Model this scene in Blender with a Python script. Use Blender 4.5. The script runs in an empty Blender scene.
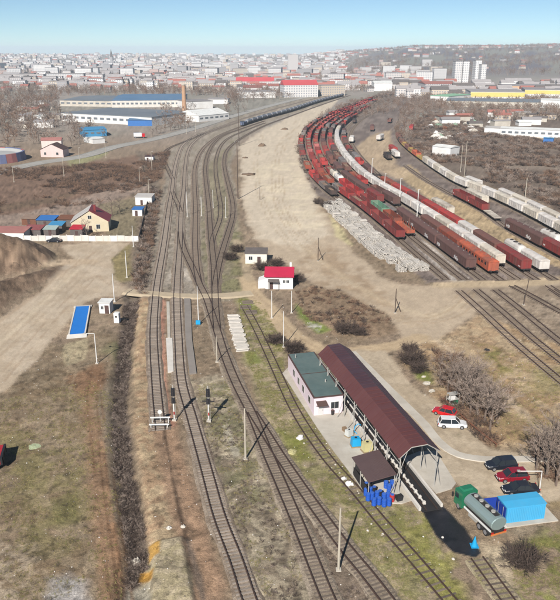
import bpy, bmesh, math, random
import numpy as np
from mathutils import Vector, Matrix

# ------------------------------------------------------------------ camera, sky, sun, exposure
random.seed(7)
RNG = np.random.default_rng(11)
scene = bpy.context.scene
COL = scene.collection
R = math.radians
FPX, CAMH, HORIZON = 711.0, 57.0, 50.0          # focal length in photo pixels, flying height, horizon row
PITCH = math.atan((300 - HORIZON) / FPX)
cam_data = bpy.data.cameras.new('camera')
cam_data.sensor_fit = 'VERTICAL'
cam_data.sensor_height = 24.0
cam_data.lens = 24.0 * FPX / 600.0
cam_data.clip_start = 1.0
cam_data.clip_end = 60000.0
cam = bpy.data.objects.new('camera', cam_data)
COL.objects.link(cam)
cam.location = (0, 0, CAMH)
cam.rotation_euler = (R(90) - PITCH, 0, 0)
scene.camera = cam

SUN_EL, SUN_AZ = 36.0, 197.0                     # the sun stands behind the camera, a little to its left (shadows run to azimuth 17)
world = bpy.data.worlds.new('World')
scene.world = world
world.use_nodes = True
wn = world.node_tree.nodes
wl = world.node_tree.links
bg = wn['Background']
sky = wn.new('ShaderNodeTexSky')
sky.sky_type = 'NISHITA'
sky.sun_disc = False
sky.sun_elevation = R(SUN_EL)
sky.sun_rotation = R(SUN_AZ)
sky.altitude = 5000
sky.air_density = 1.0
sky.dust_density = 0.0
sky.ozone_density = 4.0
tint = wn.new('ShaderNodeMix'); tint.data_type = 'RGBA'; tint.blend_type = 'MULTIPLY'; tint.inputs['Factor'].default_value = 1.0
wl.new(sky.outputs[0], tint.inputs['A'])
tint.inputs['B'].default_value = (1.05, 1.07, 0.95, 1.0)      # white balance of the sky
wl.new(tint.outputs['Result'], bg.inputs[0])
bg.inputs[1].default_value = 0.06

sun_data = bpy.data.lights.new('sun', 'SUN')
sun_data.energy = 4.8
sun_data.angle = R(0.53)
sun_data.color = (1.0, 0.955, 0.9)
sun = bpy.data.objects.new('sun', sun_data)
COL.objects.link(sun)
_az = R(SUN_AZ)
_el = R(SUN_EL)
SUNV = Vector((math.sin(_az) * math.cos(_el), math.cos(_az) * math.cos(_el), math.sin(_el)))
sun.rotation_euler = SUNV.to_track_quat('Z', 'Y').to_euler()
sun.location = SUNV * 300

scene.view_settings.view_transform = 'Standard'
scene.view_settings.look = 'None'
scene.view_settings.exposure = 0.66
scene.view_settings.gamma = 1.0
scene.view_settings.use_curve_mapping = False
scene.render.engine = 'CYCLES'
scene.cycles.use_denoising = True
scene.cycles.max_bounces = 5
scene.cycles.diffuse_bounces = 2
scene.cycles.glossy_bounces = 2
scene.cycles.transparent_max_bounces = 4
scene.cycles.volume_bounces = 1
scene.cycles.caustics_reflective = False
scene.cycles.caustics_refractive = False

# ------------------------------------------------------------------ helpers
_c, _s = math.cos(PITCH), math.sin(PITCH)
def G(x, y, z=0.0):
    """ground (or height z) point seen at photo pixel x, y"""
    u, v = x - 280.0, y - 300.0
    t = (CAMH - z) / (FPX * _s + v * _c)
    return (u * t, (FPX * _c - v * _s) * t)
def GV(x, y, z=0.0):
    a = G(x, y, z)
    return Vector((a[0], a[1], z))
def ppm(y):
    return (FPX * _s + (y - 300) * _c) / CAMH
def lin(c):
    c = c / 255.0
    return c / 12.92 if c <= 0.04045 else ((c + 0.055) / 1.055) ** 2.4
ALB = 1.0 / 1.5
def C(r, g, b, k=1.0):
    """real-world base colour of a surface that reads r, g, b in the sun"""
    return tuple(min(0.85, lin(v) * ALB * k) for v in (r, g, b))

MATS = {}
def mat(name, col, rough=0.85, var=0.18, scale=0.8, metal=0.0, bump=0.0, bscale=6.0, dirt=None, dirt_amt=0.0, use_obj=False, rnd=0.0, spec=0.3, coord='Object', stretch=1.0):
    if name in MATS:
        return MATS[name]
    m = bpy.data.materials.new(name)
    m.use_nodes = True
    nt = m.node_tree
    N, L = nt.nodes, nt.links
    b = N['Principled BSDF']
    b.inputs['Roughness'].default_value = rough
    b.inputs['Metallic'].default_value = metal
    b.inputs['Specular IOR Level'].default_value = spec
    tc = N.new('ShaderNodeTexCoord')
    oi = N.new('ShaderNodeObjectInfo')
    if use_obj:
        base = oi.outputs['Color']
    else:
        rgb = N.new('ShaderNodeRGB')
        rgb.outputs[0].default_value = (*col, 1)
        base = rgb.outputs[0]
    vec = N.new('ShaderNodeVectorMath'); vec.operation = 'ADD'
    L.new(tc.outputs[coord], vec.inputs[0])
    comb = N.new('ShaderNodeMath'); comb.operation = 'MULTIPLY'; comb.inputs[1].default_value = 37.0
    L.new(oi.outputs['Random'], comb.inputs[0])
    if coord == 'Object':
        L.new(comb.outputs[0], vec.inputs[1])
    vsrc = vec.outputs[0]
    if stretch != 1.0:
        vs = N.new('ShaderNodeVectorMath'); vs.operation = 'MULTIPLY'; vs.inputs[1].default_value = (1, 1, stretch)
        L.new(vsrc, vs.inputs[0]); vsrc = vs.outputs[0]
    n1 = N.new('ShaderNodeTexNoise')
    n1.inputs['Scale'].default_value = scale
    n1.inputs['Detail'].default_value = 6
    n1.inputs['Roughness'].default_value = 0.65
    L.new(vsrc, n1.inputs['Vector'])
    mr = N.new('ShaderNodeMapRange')
    mr.inputs['From Min'].default_value = 0.25
    mr.inputs['From Max'].default_value = 0.75
    mr.inputs['To Min'].default_value = 1 - var
    mr.inputs['To Max'].default_value = 1 + var
    L.new(n1.outputs['Fac'], mr.inputs['Value'])
    fac = mr.outputs[0]
    if rnd:
        mr2 = N.new('ShaderNodeMapRange')
        mr2.inputs['To Min'].default_value = 1 - rnd
        mr2.inputs['To Max'].default_value = 1 + rnd
        L.new(oi.outputs['Random'], mr2.inputs['Value'])
        mm = N.new('ShaderNodeMath'); mm.operation = 'MULTIPLY'
        L.new(fac, mm.inputs[0]); L.new(mr2.outputs[0], mm.inputs[1])
        fac = mm.outputs[0]
    sc = N.new('ShaderNodeVectorMath'); sc.operation = 'SCALE'
    L.new(base, sc.inputs[0]); L.new(fac, sc.inputs['Scale'])
    out = sc.outputs[0]
    if dirt:
        n2 = N.new('ShaderNodeTexNoise')
        n2.inputs['Scale'].default_value = scale * 0.55
        n2.inputs['Detail'].default_value = 8
        n2.inputs['Roughness'].default_value = 0.7
        L.new(vsrc, n2.inputs['Vector'])
        r2 = N.new('ShaderNodeMapRange')
        r2.inputs['From Min'].default_value = 0.42
        r2.inputs['From Max'].default_value = 0.68
        r2.inputs['To Max'].default_value = dirt_amt
        L.new(n2.outputs['Fac'], r2.inputs['Value'])
        mx = N.new('ShaderNodeMix'); mx.data_type = 'RGBA'
        L.new(r2.outputs[0], mx.inputs['Factor'])
        L.new(out, mx.inputs['A'])
        mx.inputs['B'].default_value = (*dirt, 1)
        out = mx.outputs['Result']
    L.new(out, b.inputs['Base Color'])
    if bump:
        n3 = N.new('ShaderNodeTexNoise')
        n3.inputs['Scale'].default_value = bscale
        n3.inputs['Detail'].default_value = 4
        L.new(vec.outputs[0], n3.inputs['Vector'])
        bp = N.new('ShaderNodeBump')
        bp.inputs['Strength'].default_value = bump
        bp.inputs['Distance'].default_value = 0.1
        L.new(n3.outputs['Fac'], bp.inputs['Height'])
        L.new(bp.outputs[0], b.inputs['Normal'])
    MATS[name] = m
    return m

class MB:
    """collects boxes, bars and sheets; build() links them as one mesh object"""
    def __init__(s):
        s.v, s.f, s.m = [], [], []
        s.cur = 0
    def face(s, idx):
        s.f.append(tuple(idx)); s.m.append(s.cur)
    def quad(s, a, b, c, d):
        n = len(s.v)
        s.v += [tuple(a), tuple(b), tuple(c), tuple(d)]
        s.face((n, n + 1, n + 2, n + 3))
    def tri(s, a, b, c):
        n = len(s.v)
        s.v += [tuple(a), tuple(b), tuple(c)]
        s.face((n, n + 1, n + 2))
    def box(s, x0, x1, y0, y1, z0, z1, taper=0.0):
        n = len(s.v)
        t = taper
        s.v += [(x0, y0, z0), (x1, y0, z0), (x1, y1, z0), (x0, y1, z0), (x0 + t, y0 + t, z1), (x1 - t, y0 + t, z1), (x1 - t, y1 - t, z1), (x0 + t, y1 - t, z1)]
        for q in ((0, 3, 2, 1), (4, 5, 6, 7), (0, 1, 5, 4), (1, 2, 6, 5), (2, 3, 7, 6), (3, 0, 4, 7)):
            s.face([n + i for i in q])
        return s
    def bar(s, p0, p1, r0, r1=None, n=6, cap=True):
        r1 = r0 if r1 is None else r1
        p0, p1 = Vector(p0), Vector(p1)
        d = p1 - p0
        if d.length < 1e-6:
            return s
        d.normalize()
        a = d.cross(Vector((0, 0, 1)) if abs(d.z) < 0.95 else Vector((1, 0, 0))).normalized()
        b = d.cross(a)
        k = len(s.v)
        for p, r in ((p0, r0), (p1, r1)):
            for i in range(n):
                t = 2 * math.pi * i / n + math.pi / n
                s.v.append(tuple(p + a * (r * math.cos(t)) + b * (r * math.sin(t))))
        for i in range(n):
            j = (i + 1) % n
            s.face((k + i, k + j, k + n + j, k + n + i))
        if cap:
            s.face([k + i for i in range(n)][::-1])
            s.face([k + n + i for i in range(n)])
        return s
    def loft(s, rings, closed=True, cap=True):
        k = len(s.v)
        m = len(rings[0])
        for r in rings:
            s.v += [tuple(p) for p in r]
        for i in range(len(rings) - 1):
            for j in range(m if closed else m - 1):
                j2 = (j + 1) % m
                s.face((k + i * m + j, k + i * m + j2, k + (i + 1) * m + j2, k + (i + 1) * m + j))
        if cap and closed:
            s.face([k + j for j in range(m)][::-1])
            s.face([k + (len(rings) - 1) * m + j for j in range(m)])
        return s
    def prism(s, poly, z0, z1):
        n = len(s.v)
        m = len(poly)
        s.v += [(p[0], p[1], z0) for p in poly] + [(p[0], p[1], z1) for p in poly]
        s.face([n + m + i for i in range(m)])
        s.face([n + i for i in range(m)][::-1])
        for i in range(m):
            j = (i + 1) % m
            s.face((n + i, n + j, n + m + j, n + m + i))
        return s
    def mesh(s, name, *mats):
        me = bpy.data.meshes.new(name)
        me.from_pydata(s.v, [], s.f)
        for m in mats:
            me.materials.append(m)
        if len(mats) > 1:
            me.polygons.foreach_set('material_index', s.m)
        me.update()
        return me
    def build(s, name, m, parent=None, smooth=False):
        ms = m if isinstance(m, (list, tuple)) else [m]
        me = s.mesh(name, *ms)
        if smooth:
            me.polygons.foreach_set('use_smooth', [True] * len(me.polygons))
        return link(name, me, parent)

def link(name, me, parent=None):
    o = bpy.data.objects.new(name, me)
    COL.objects.link(o)
    if parent is not None:
        o.parent = parent
    return o
def tag(o, label=None, cat=None, group=None, kind=None):
    if label: o['label'] = label
    if cat: o['category'] = cat
    if group: o['group'] = group
    if kind: o['kind'] = kind
    return o
def thing(name, label, cat, loc=(0, 0, 0), rz=0.0, group=None, scale=None):
    o = bpy.data.objects.new(name, None)
    COL.objects.link(o)
    o.empty_display_size = 0.3
    o.location = loc
    o.rotation_euler = (0, 0, rz)
    if scale is not None:
        o.scale = scale if isinstance(scale, tuple) else (scale,) * 3
    return tag(o, label, cat, group)
def spawn(name, parts, label, cat, loc, rz=0.0, group=None, color=None, scale=None):
    """a thing from ready part meshes: (part name, mesh[, sub-parts]); the meshes are shared by all copies"""
    t = thing(name, label, cat, loc, rz, group, scale)
    for p in parts:
        o = link(p[0], p[1], t)
        if color is not None:
            o.color = (*color, 1)
        for q in (p[2] if len(p) > 2 else ()):
            c = link(q[0], q[1], o)
            if color is not None:
                c.color = (*color, 1)
    return t
ORD = ['first', 'second', 'third', 'fourth', 'fifth', 'sixth', 'seventh', 'eighth', 'ninth', 'tenth', 'eleventh', 'twelfth', 'thirteenth', 'fourteenth', 'fifteenth', 'sixteenth',
       'seventeenth', 'eighteenth', 'nineteenth', 'twentieth']
_T = ['', '', 'twenty', 'thirty', 'forty', 'fifty', 'sixty']
def ordn(i):
    return ORD[i] if i < 20 else (_T[(i + 1) // 10] + '-' + ORD[i % 10] if (i + 1) % 10 else _T[(i + 1) // 10].replace('ty', 'tieth'))

# value noise on numpy arrays
def _hash(ix, iy, seed):
    h = (ix.astype(np.int64) * 374761393 + iy.astype(np.int64) * 668265263 + seed * 974634777) & 0x7fffffff
    h = ((h ^ (h >> 13)) * 1274126177) & 0x7fffffff
    return ((h ^ (h >> 16)) & 0xffff) / 65535.0
def vnoise(x, y, seed=0):
    x0, y0 = np.floor(x), np.floor(y)
    fx, fy = x - x0, y - y0
    fx = fx * fx * (3 - 2 * fx); fy = fy * fy * (3 - 2 * fy)
    a, b = _hash(x0, y0, seed), _hash(x0 + 1, y0, seed)
    c, d = _hash(x0, y0 + 1, seed), _hash(x0 + 1, y0 + 1, seed)
    return (a * (1 - fx) + b * fx) * (1 - fy) + (c * (1 - fx) + d * fx) * fy
def fbm(x, y, seed=0, oct=4):
    r, a, t = 0.0, 1.0, 0.0
    for i in range(oct):
        r = r + a * vnoise(x * 2 ** i, y * 2 ** i, seed + i * 17)
        t += a; a *= 0.55
    return r / t

class Path:
    """smooth curve on the ground through points, sampled by arc length"""
    def __init__(s, pts, step=1.0, smooth=True):
        P = np.array(pts, float)
        if smooth:
            out = []
            Q = np.vstack([2 * P[0] - P[1], P, 2 * P[-1] - P[-2]])
            for i in range(1, len(Q) - 2):
                p0, p1, p2, p3 = Q[i - 1], Q[i], Q[i + 1], Q[i + 2]
                d = np.linalg.norm(p2 - p1)
                k = max(2, int(d / max(step, 1.0)))
                t1 = max(np.linalg.norm(p1 - p0), 1e-6) ** .5
                t2 = max(d, 1e-6) ** .5 + t1
                t3 = max(np.linalg.norm(p3 - p2), 1e-6) ** .5 + t2
                for t in np.linspace(t1, t2, k, endpoint=False):
                    A1 = (t1 - t) / t1 * p0 + t / t1 * p1
                    A2 = (t2 - t) / (t2 - t1) * p1 + (t - t1) / (t2 - t1) * p2
                    A3 = (t3 - t) / (t3 - t2) * p2 + (t - t2) / (t3 - t2) * p3
                    B1 = (t2 - t) / t2 * A1 + t / t2 * A2
                    B2 = (t3 - t) / (t3 - t1) * A2 + (t - t1) / (t3 - t1) * A3
                    out.append((t2 - t) / (t2 - t1) * B1 + (t - t1) / (t2 - t1) * B2)
            out.append(P[-1])
            P = np.array(out)
        d = np.r_[0, np.cumsum(np.linalg.norm(np.diff(P, axis=0), axis=1))]
        n = max(2, int(d[-1] / step) + 1)
        t = np.linspace(0, d[-1], n)
        s.p = np.stack([np.interp(t, d, P[:, 0]), np.interp(t, d, P[:, 1])], 1)
        s.s = t
        s.len = d[-1]
        tg = np.gradient(s.p, axis=0)
        w = 9 if smooth else 1
        if len(tg) > 3 * w and smooth:
            k = np.ones(w) / w
            tp = np.pad(tg, ((w // 2, w // 2), (0, 0)), 'edge')
            tg = np.stack([np.convolve(tp[:, i], k, 'valid') for i in (0, 1)], 1)
        s.t = tg / np.maximum(np.linalg.norm(tg, axis=1, keepdims=True), 1e-9)
        s.n = np.stack([-s.t[:, 1], s.t[:, 0]], 1)
    @staticmethod
    def px(pts, step=1.0):
        return Path([G(*p) for p in pts], step)
    def at(s, d):
        d = min(max(d, 0), s.len)
        p = (np.interp(d, s.s, s.p[:, 0]), np.interp(d, s.s, s.p[:, 1]))
        t = (np.interp(d, s.s, s.t[:, 0]), np.interp(d, s.s, s.t[:, 1]))
        l = math.hypot(*t) or 1
        return p, (t[0] / l, t[1] / l)
    def proj(s, q):
        return s.s[np.argmin(((s.p - np.array(q)) ** 2).sum(1))]
    def offset(s, d):
        return Path(s.p + s.n * d, 1.0, False)
    def sub(s, a, b):
        m = (s.s >= a) & (s.s <= b)
        o = Path.__new__(Path)
        o.p, o.t, o.n, o.s = s.p[m], s.t[m], s.n[m], s.s[m] - a
        o.len = o.s[-1]
        return o

def seg_dist(X, Y, pts, closed):
    """distance to a polyline (and inside flag for polygons) for arrays X, Y"""
    P = np.array(pts, float)
    n = len(P)
    D = np.full(X.shape, 1e18)
    ins = np.zeros(X.shape, bool)
    for i in range(n if closed else n - 1):
        a, b = P[i], P[(i + 1) % n]
        ex, ey = b - a
        L2 = ex * ex + ey * ey + 1e-12
        t = np.clip(((X - a[0]) * ex + (Y - a[1]) * ey) / L2, 0, 1)
        D = np.minimum(D, (X - a[0] - t * ex) ** 2 + (Y - a[1] - t * ey) ** 2)
        if closed and abs(ey) > 1e-12:
            c = ((a[1] > Y) != (b[1] > Y)) & (X < ex * (Y - a[1]) / ey + a[0])
            ins ^= c
    D = np.sqrt(D)
    return np.where(ins, -D, D) if closed else D
def sstep(x, a, b):
    t = np.clip((x - a) / (b - a), 0, 1)
    return t * t * (3 - 2 * t)

# ------------------------------------------------------------------ terrain
def azpx(X, Y):
    return 280.0 + 753.0 * X / np.maximum(Y, 1.0)
def terrain(X, Y):
    X = np.asarray(X, float); Y = np.asarray(Y, float)
    D = np.hypot(X, Y)
    az = azpx(X, Y)
    hh = np.interp(az, [-400, 0, 200, 300, 345, 380, 415, 440, 500, 560, 900], [22, 24, 22, 20, 46, 57, 70, 69, 67, 74, 80])
    rise = np.interp(az, [-400, 300, 380, 900], [2600, 2600, 1500, 1300])
    z = hh * sstep(D, rise, rise + 2300)
    z = z + 10 * (fbm(X / 420.0, Y / 420.0, 3, 3) - 0.5) * sstep(D, 1700, 3000)
    z = np.where(D > 6500, z - (D - 6500) * 0.012, z)
    # rough ground close by
    z = z + (fbm(X / 3.0, Y / 3.0, 9, 3) - 0.5) * 0.16 * (D < 400)
    # spoil heaps beside the dirt road
    def bump(px, py, r, h, sx=1.0):
        c = G(px, py)
        d = np.hypot((X - c[0]) / sx, Y - c[1]) / r
        n = fbm(X / 4.0, Y / 4.0, 21, 3) - 0.5
        return h * np.clip(1 - d + n * 0.32, 0, 1) ** 1.05
    z = z + bump(-7, 262, 18, 8.2, 0.95) + bump(22, 262, 10, 2.4, 1.0)
    rp = [G(-30, 318), G(0, 297), G(30, 284), G(62, 273)]
    d = seg_dist(X, Y, rp, False)
    h = np.interp(X, [rp[0][0], rp[1][0], rp[2][0], rp[3][0]], [4.2, 3.6, 2.6, 0.6])
    z = z + h * np.clip(1 - d / 7.0 + (fbm(X / 2.5, Y / 2.5, 5, 3) - 0.5) * 0.25, 0, 1)
    # the drainage ditch full of brush
    dp = [G(*p) for p in ((134, 290), (128, 335), (122, 380), (120, 420), (127, 480), (139, 545), (132, 600))]
    z = z - 0.9 * sstep(-seg_dist(X, Y, dp, False), -2.6, -0.4)
    # the levelled dirt ramp beside the ditch
    z = z + 0.5 * sstep(-seg_dist(X, Y, [G(*p) for p in ((151, 543), (183, 537), (197, 612), (150, 612))], True), -0.3, 0.5)
    return z
def tz(x, y):
    return float(terrain(np.array([x]), np.array([y]))[0])

# rows closer together near the camera, columns fan out
inv = np.linspace(1 / 46.0, 1 / 1500.0, 440)
Yv = np.r_[np.array([-400, -200, -80, -20, 15, 32]), 1 / inv, np.geomspace(1560, 14000, 46)]
uin = np.linspace(-0.54, 0.54, 430)
uv = np.r_[-6, -4, -2.6, -1.8, -1.3, -1.0, -0.8, -0.66, uin, 0.66, 0.8, 1.0, 1.3, 1.8, 2.6, 4, 6]
YY, UU = np.meshgrid(Yv, uv, indexing='ij')
XX = UU * np.maximum(YY, 55.0)
X, Y = XX.ravel(), YY.ravel()
Z = terrain(X, Y)
N1 = fbm(X / 6.0, Y / 6.0, 1, 4) - 0.5
N2 = fbm(X / 1.3, Y / 1.3, 2, 3) - 0.5
N3 = fbm(X / 28.0, Y / 28.0, 4, 4) - 0.5
colr = np.zeros((len(X), 3))
def setc(w, rgb):
    global colr
    c = np.array(C(*rgb))
    colr = colr * (1 - w[:, None]) + c[None] * w[:, None]
def region(pts, rgb, soft=1.0, ragged=2.0, k=1.0, patch=0.0):
    P = [G(*p) for p in pts]
    d = seg_dist(X, Y, P, True) + N1 * ragged * 2 + N2 * ragged * 0.8
    w = k * sstep(-d, -soft, soft)
    if patch:
        w = w * sstep(fbm(X / patch, Y / patch, len(pts) + int(pts[0][0]), 4), 0.42, 0.58)
    setc(w, rgb)
    return d
def stroke(pts, width, rgb, soft=0.6, ragged=0.5, k=1.0):
    P = [G(*p) for p in pts]
    d = seg_dist(X, Y, P, False) - width / 2 + N1 * ragged * 2 + N2 * ragged
    setc(k * sstep(-d, -soft, soft), rgb)
    return d

setc(np.ones(len(X)), (158, 138, 116))
setc(sstep(Y, 380, 640), (168, 158, 148))
setc(sstep(fbm(X / 60, Y / 60, 8, 4), 0.45, 0.62) * (Y > 500) * 0.7, (152, 148, 134))
setc(sstep(Y, 1400, 2000) * sstep(azpx(X, Y), 330, 400), (116, 108, 112))
setc(sstep(Y, 1400, 2000) * sstep(azpx(X, Y), 330, 400) * sstep(fbm(X / 110, Y / 110, 31, 4), 0.48, 0.56) * 0.8, (150, 146, 130))
# general patchiness
setc(sstep(N3, -0.02, 0.12) * 0.4 * (Y < 400), (142, 124, 98))
setc(sstep(fbm(X / 2.2, Y / 2.2, 6, 4), 0.5, 0.66) * 0.4 * (Y < 250), (170, 152, 126))

# left field
region([(-30, 330), (60, 345), (100, 330), (122, 340), (120, 430), (128, 520), (130, 620), (-40, 620)], (150, 130, 106), 1.5, 2)
region([(-30, 330), (60, 345), (100, 330), (122, 340), (120, 430), (128, 520), (130, 620), (-40, 620)], (132, 113, 88), 1.5, 2, 0.8, 5.0)
region([(-30, 330), (60, 345), (100, 330), (122, 340), (120, 430), (128, 520), (130, 620), (-40, 620)], (166, 148, 122), 1.5, 2, 0.6, 1.6)
region([(-30, 440), (30, 430), (92, 440), (92, 520), (70, 560), (-30, 540)], (148, 136, 96), 3, 3, 0.7, 3.4)
region([(20, 450), (80, 460), (80, 522), (40, 545), (15, 500)], (136, 126, 86), 2, 2, 0.5, 2.0)
region([(55, 500), (76, 498), (76, 520), (58, 522)], (122, 118, 74), 1.2, 1.6, 0.6)
region([(-40, 540), (30, 545), (42, 600), (40, 640), (-40, 640)], (184, 166, 142), 1.4, 2.0, 0.8, 1.1)
region([(46, 578), (70, 570), (92, 578), (92, 625), (40, 625)], (188, 182, 176), 0.9, 1.2, 0.85)
region([(62, 345), (88, 338), (86, 360), (66, 366)], (196, 180, 146), 0.5, 0.7, 0.9)
stroke([(97, 366), (92, 400), (96, 440), (103, 500), (110, 560), (116, 625)], 3.4, (160, 128, 100), 1.0, 0.8, 0.85)
stroke([(102, 440), (109, 500), (118, 560), (124, 620)], 0.5, (176, 136, 102), 0.3, 0.2, 0.8)
stroke([(98, 440), (105, 505), (114, 565), (120, 625)], 0.35, (118, 88, 64), 0.2, 0.2, 0.7)
region([(66, 378), (102, 362), (106, 390), (80, 398)], (158, 122, 92), 1.2, 1.2, 0.8)
region([(95, 395), (118, 370), (120, 450), (124, 520), (112, 520), (104, 450)], (150, 136, 116), 1.0, 1.0, 0.7)
stroke([(110, 350), (118, 345), (124, 360)], 4, (136, 132, 96), 1.5, 1.2, 0.7)
# ditch
stroke([(138, 250), (136, 290), (128, 335), (122, 380), (120, 420), (127, 480), (139, 545), (132, 620)], 2.6, (104, 92, 84), 0.8, 1.1, 0.85)
# old roadbed beside the main line
region([(137, 298), (152, 298), (150, 360), (154, 430), (176, 500), (190, 545), (150, 548), (142, 480), (134, 420), (134, 350)], (184, 154, 122), 0.6, 0.6, 0.9)
region([(137, 298), (152, 298), (150, 360), (154, 430), (176, 500), (190, 545), (150, 548), (142, 480), (134, 420), (134, 350)], (196, 174, 140), 0.6, 0.6, 0.8, 1.4)
stroke([(163, 425), (174, 470), (188, 520), (203, 575), (212, 625)], 4.2, (168, 138, 112), 0.8, 0.6, 0.9)
stroke([(170, 436), (182, 480), (197, 530), (212, 590)], 1.2, (186, 152, 122), 0.5, 0.4, 0.7)
stroke([(164, 430), (171, 470), (180, 515), (187, 540), (192, 575)], 0.4, (80, 64, 52), 0.25, 0.32, 0.85)
region([(150, 543), (182, 538), (197, 615), (150, 615), (138, 590)], (192, 176, 146), 0.5, 0.7, 1)
region([(150, 543), (182, 538), (197, 615), (150, 615), (138, 590)], (178, 164, 128), 0.35, 0.4, 0.7, 1.0)
region([(148, 542), (161, 540), (160, 556), (149, 559)], (206, 160, 84), 0.25, 0.3, 0.95)
region([(139, 566), (154, 570), (152, 580), (138, 576)], (210, 158, 74), 0.25, 0.4, 0.95)
region([(128, 585), (150, 580), (150, 625), (126, 625)], (176, 168, 150), 0.5, 0.5, 0.9)
stroke([(187, 540), (195, 565), (203, 600)], 0.8, (120, 106, 94), 0.3, 0.3, 0.8)
# pink-brown ballast edge and pale slabs between the main lines
stroke([(162, 300), (162, 340), (163, 380), (170, 425)], 1.4, (188, 140, 118), 0.5, 0.4, 0.9)
stroke([(188, 378), (196, 410), (210, 450), (228, 505), (250, 560), (268, 612)], 1.5, (190, 176, 150), 0.6, 0.5, 0.8)
# between second and third line
region([(196, 380), (232, 372), (262, 432), (300, 520), (330, 610), (262, 615), (230, 520), (205, 450)], (146, 132, 112), 1.0, 1.2, 0.9)
region([(196, 380), (232, 372), (262, 432), (300, 520), (330, 610), (262, 615), (230, 520), (205, 450)], (190, 176, 150), 1.0, 1.2, 0.75, 1.5)
region([(196, 390), (232, 382), (250, 432), (260, 500), (240, 520), (215, 450)], (120, 118, 84), 1.5, 1.2, 0.7, 1.9)
region([(222, 425), (228, 424), (240, 455), (234, 457)], (196, 186, 164), 0.25, 0.2, 0.9)
region([(300, 500), (330, 520), (372, 600), (338, 612), (310, 540)], (140, 124, 108), 0.7, 0.8, 0.8)
# overgrown strip beside the station building
region([(236, 296), (262, 300), (284, 345), (284, 372), (312, 418), (362, 492), (424, 512), (470, 620), (400, 615), (345, 545), (300, 470), (262, 410), (240, 350)], (158, 150, 106), 0.8, 0.9, 0.9)
region([(236, 296), (262, 300), (284, 345), (284, 372), (312, 418), (362, 492), (424, 512), (470, 620), (400, 615), (345, 545), (300, 470), (262, 410), (240, 350)], (142, 136, 92), 0.8, 0.9, 0.7, 2.6)
region([(236, 296), (262, 300), (284, 345), (284, 372), (312, 418), (362, 492), (424, 512), (470, 620), (400, 615), (345, 545), (300, 470), (262, 410), (240, 350)], (176, 158, 132), 0.8, 0.9, 0.8, 1.3)
region([(240, 300), (262, 303), (256, 312), (240, 311)], (136, 146, 76), 0.6, 0.5, 0.8)
region([(244, 352), (256, 352), (262, 364), (250, 364)], (134, 140, 74), 0.6, 0.5, 0.85)
region([(278, 430), (300, 440), (316, 462), (296, 460)], (140, 144, 64), 1.0, 1.0, 0.75)
region([(398, 506), (426, 508), (456, 560), (476, 615), (440, 612), (405, 550)], (156, 152, 84), 1.2, 1.0, 0.8, 2.4)
region([(480, 540), (512, 545), (520, 600), (500, 610), (484, 570)], (206, 188, 158), 1.0, 0.9, 0.75)
region([(512, 545), (575, 520), (590, 625), (515, 615)], (142, 142, 80), 1.2, 1.0, 0.9, 2.5)
region([(545, 450), (600, 440), (600, 520), (552, 508)], (168, 148, 112), 1.0, 1.0, 0.8)
# field on the right
region([(400, 352), (455, 330), (480, 315), (640, 330), (640, 470), (540, 450), (490, 445), (446, 410)], (188, 160, 126), 1.5, 2.0, 0.9)
region([(400, 352), (455, 330), (480, 315), (640, 330), (640, 470), (540, 450), (490, 445), (446, 410)], (168, 140, 106), 1.5, 2.0, 0.8, 6.0)
region([(400, 352), (455, 330), (480, 315), (640, 330), (640, 470), (540, 450), (490, 445), (446, 410)], (204, 182, 148), 1.5, 2.0, 0.6, 2.0)
region([(482, 346), (512, 350), (520, 372), (498, 376)], (142, 138, 76), 1.5, 1.5, 0.75, 3.0)
region([(530, 370), (575, 365), (575, 395), (530, 392)], (150, 142, 96), 1.5, 1.5, 0.6)
region([(488, 382), (515, 388), (508, 396), (486, 390)], (134, 104, 80), 0.8, 0.8, 0.8)
region([(470, 400), (520, 420), (560, 450), (490, 440)], (166, 140, 106), 1, 1, 0.8)
region([(412, 362), (430, 372), (434, 384), (414, 378)], (128, 140, 60), 0.8, 0.8, 0.85)
stroke([(436, 340), (480, 372), (530, 420), (580, 470)], 1.3, (212, 192, 164), 0.5, 0.4, 0.55)
region([(440, 395), (500, 440), (486, 448), (440, 415)], (150, 122, 98), 0.7, 0.6, 0.8)
# brush bank in front of the sandy field
region([(292, 300), (310, 285), (345, 290), (385, 312), (400, 330), (372, 340), (335, 334), (300, 325)], (160, 136, 110), 1.2, 1.4, 0.9)
region([(296, 304), (312, 318), (332, 330), (318, 333), (298, 318)], (126, 144, 66), 0.8, 0.8, 0.85)
region([(308, 322), (322, 326), (320, 331), (306, 328)], (196, 188, 180), 0.5, 0.6, 0.8, 0.8)
# brown scrub, ploughed strip, verges
region([(-60, 168), (60, 166), (120, 158), (170, 150), (160, 180), (100, 205), (-60, 224)], (138, 112, 94), 3, 5, 0.95)
region([(-60, 222), (30, 212), (100, 192), (150, 172), (160, 178), (150, 190), (100, 204), (70, 226), (-60, 236)], (166, 146, 130), 1.5, 2.0, 0.95)
region([(-60, 214), (60, 196), (110, 176), (60, 202), (-60, 222)], (120, 102, 82), 1.5, 2.5, 0.7)
region([(66, 160), (90, 152), (112, 150), (100, 158), (70, 168)], (164, 160, 118), 1.5, 2.0, 0.9)
region([(100, 204), (136, 198), (140, 236), (108, 238)], (148, 136, 108), 1.2, 1.5, 0.85)
region([(136, 150), (160, 155), (158, 230), (138, 300), (122, 300), (134, 240), (148, 190)], (138, 124, 108), 1.2, 2.0, 0.85)
region([(104, 245), (130, 245), (132, 280), (112, 282)], (160, 146, 100), 1.0, 1.2, 0.8)
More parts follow.
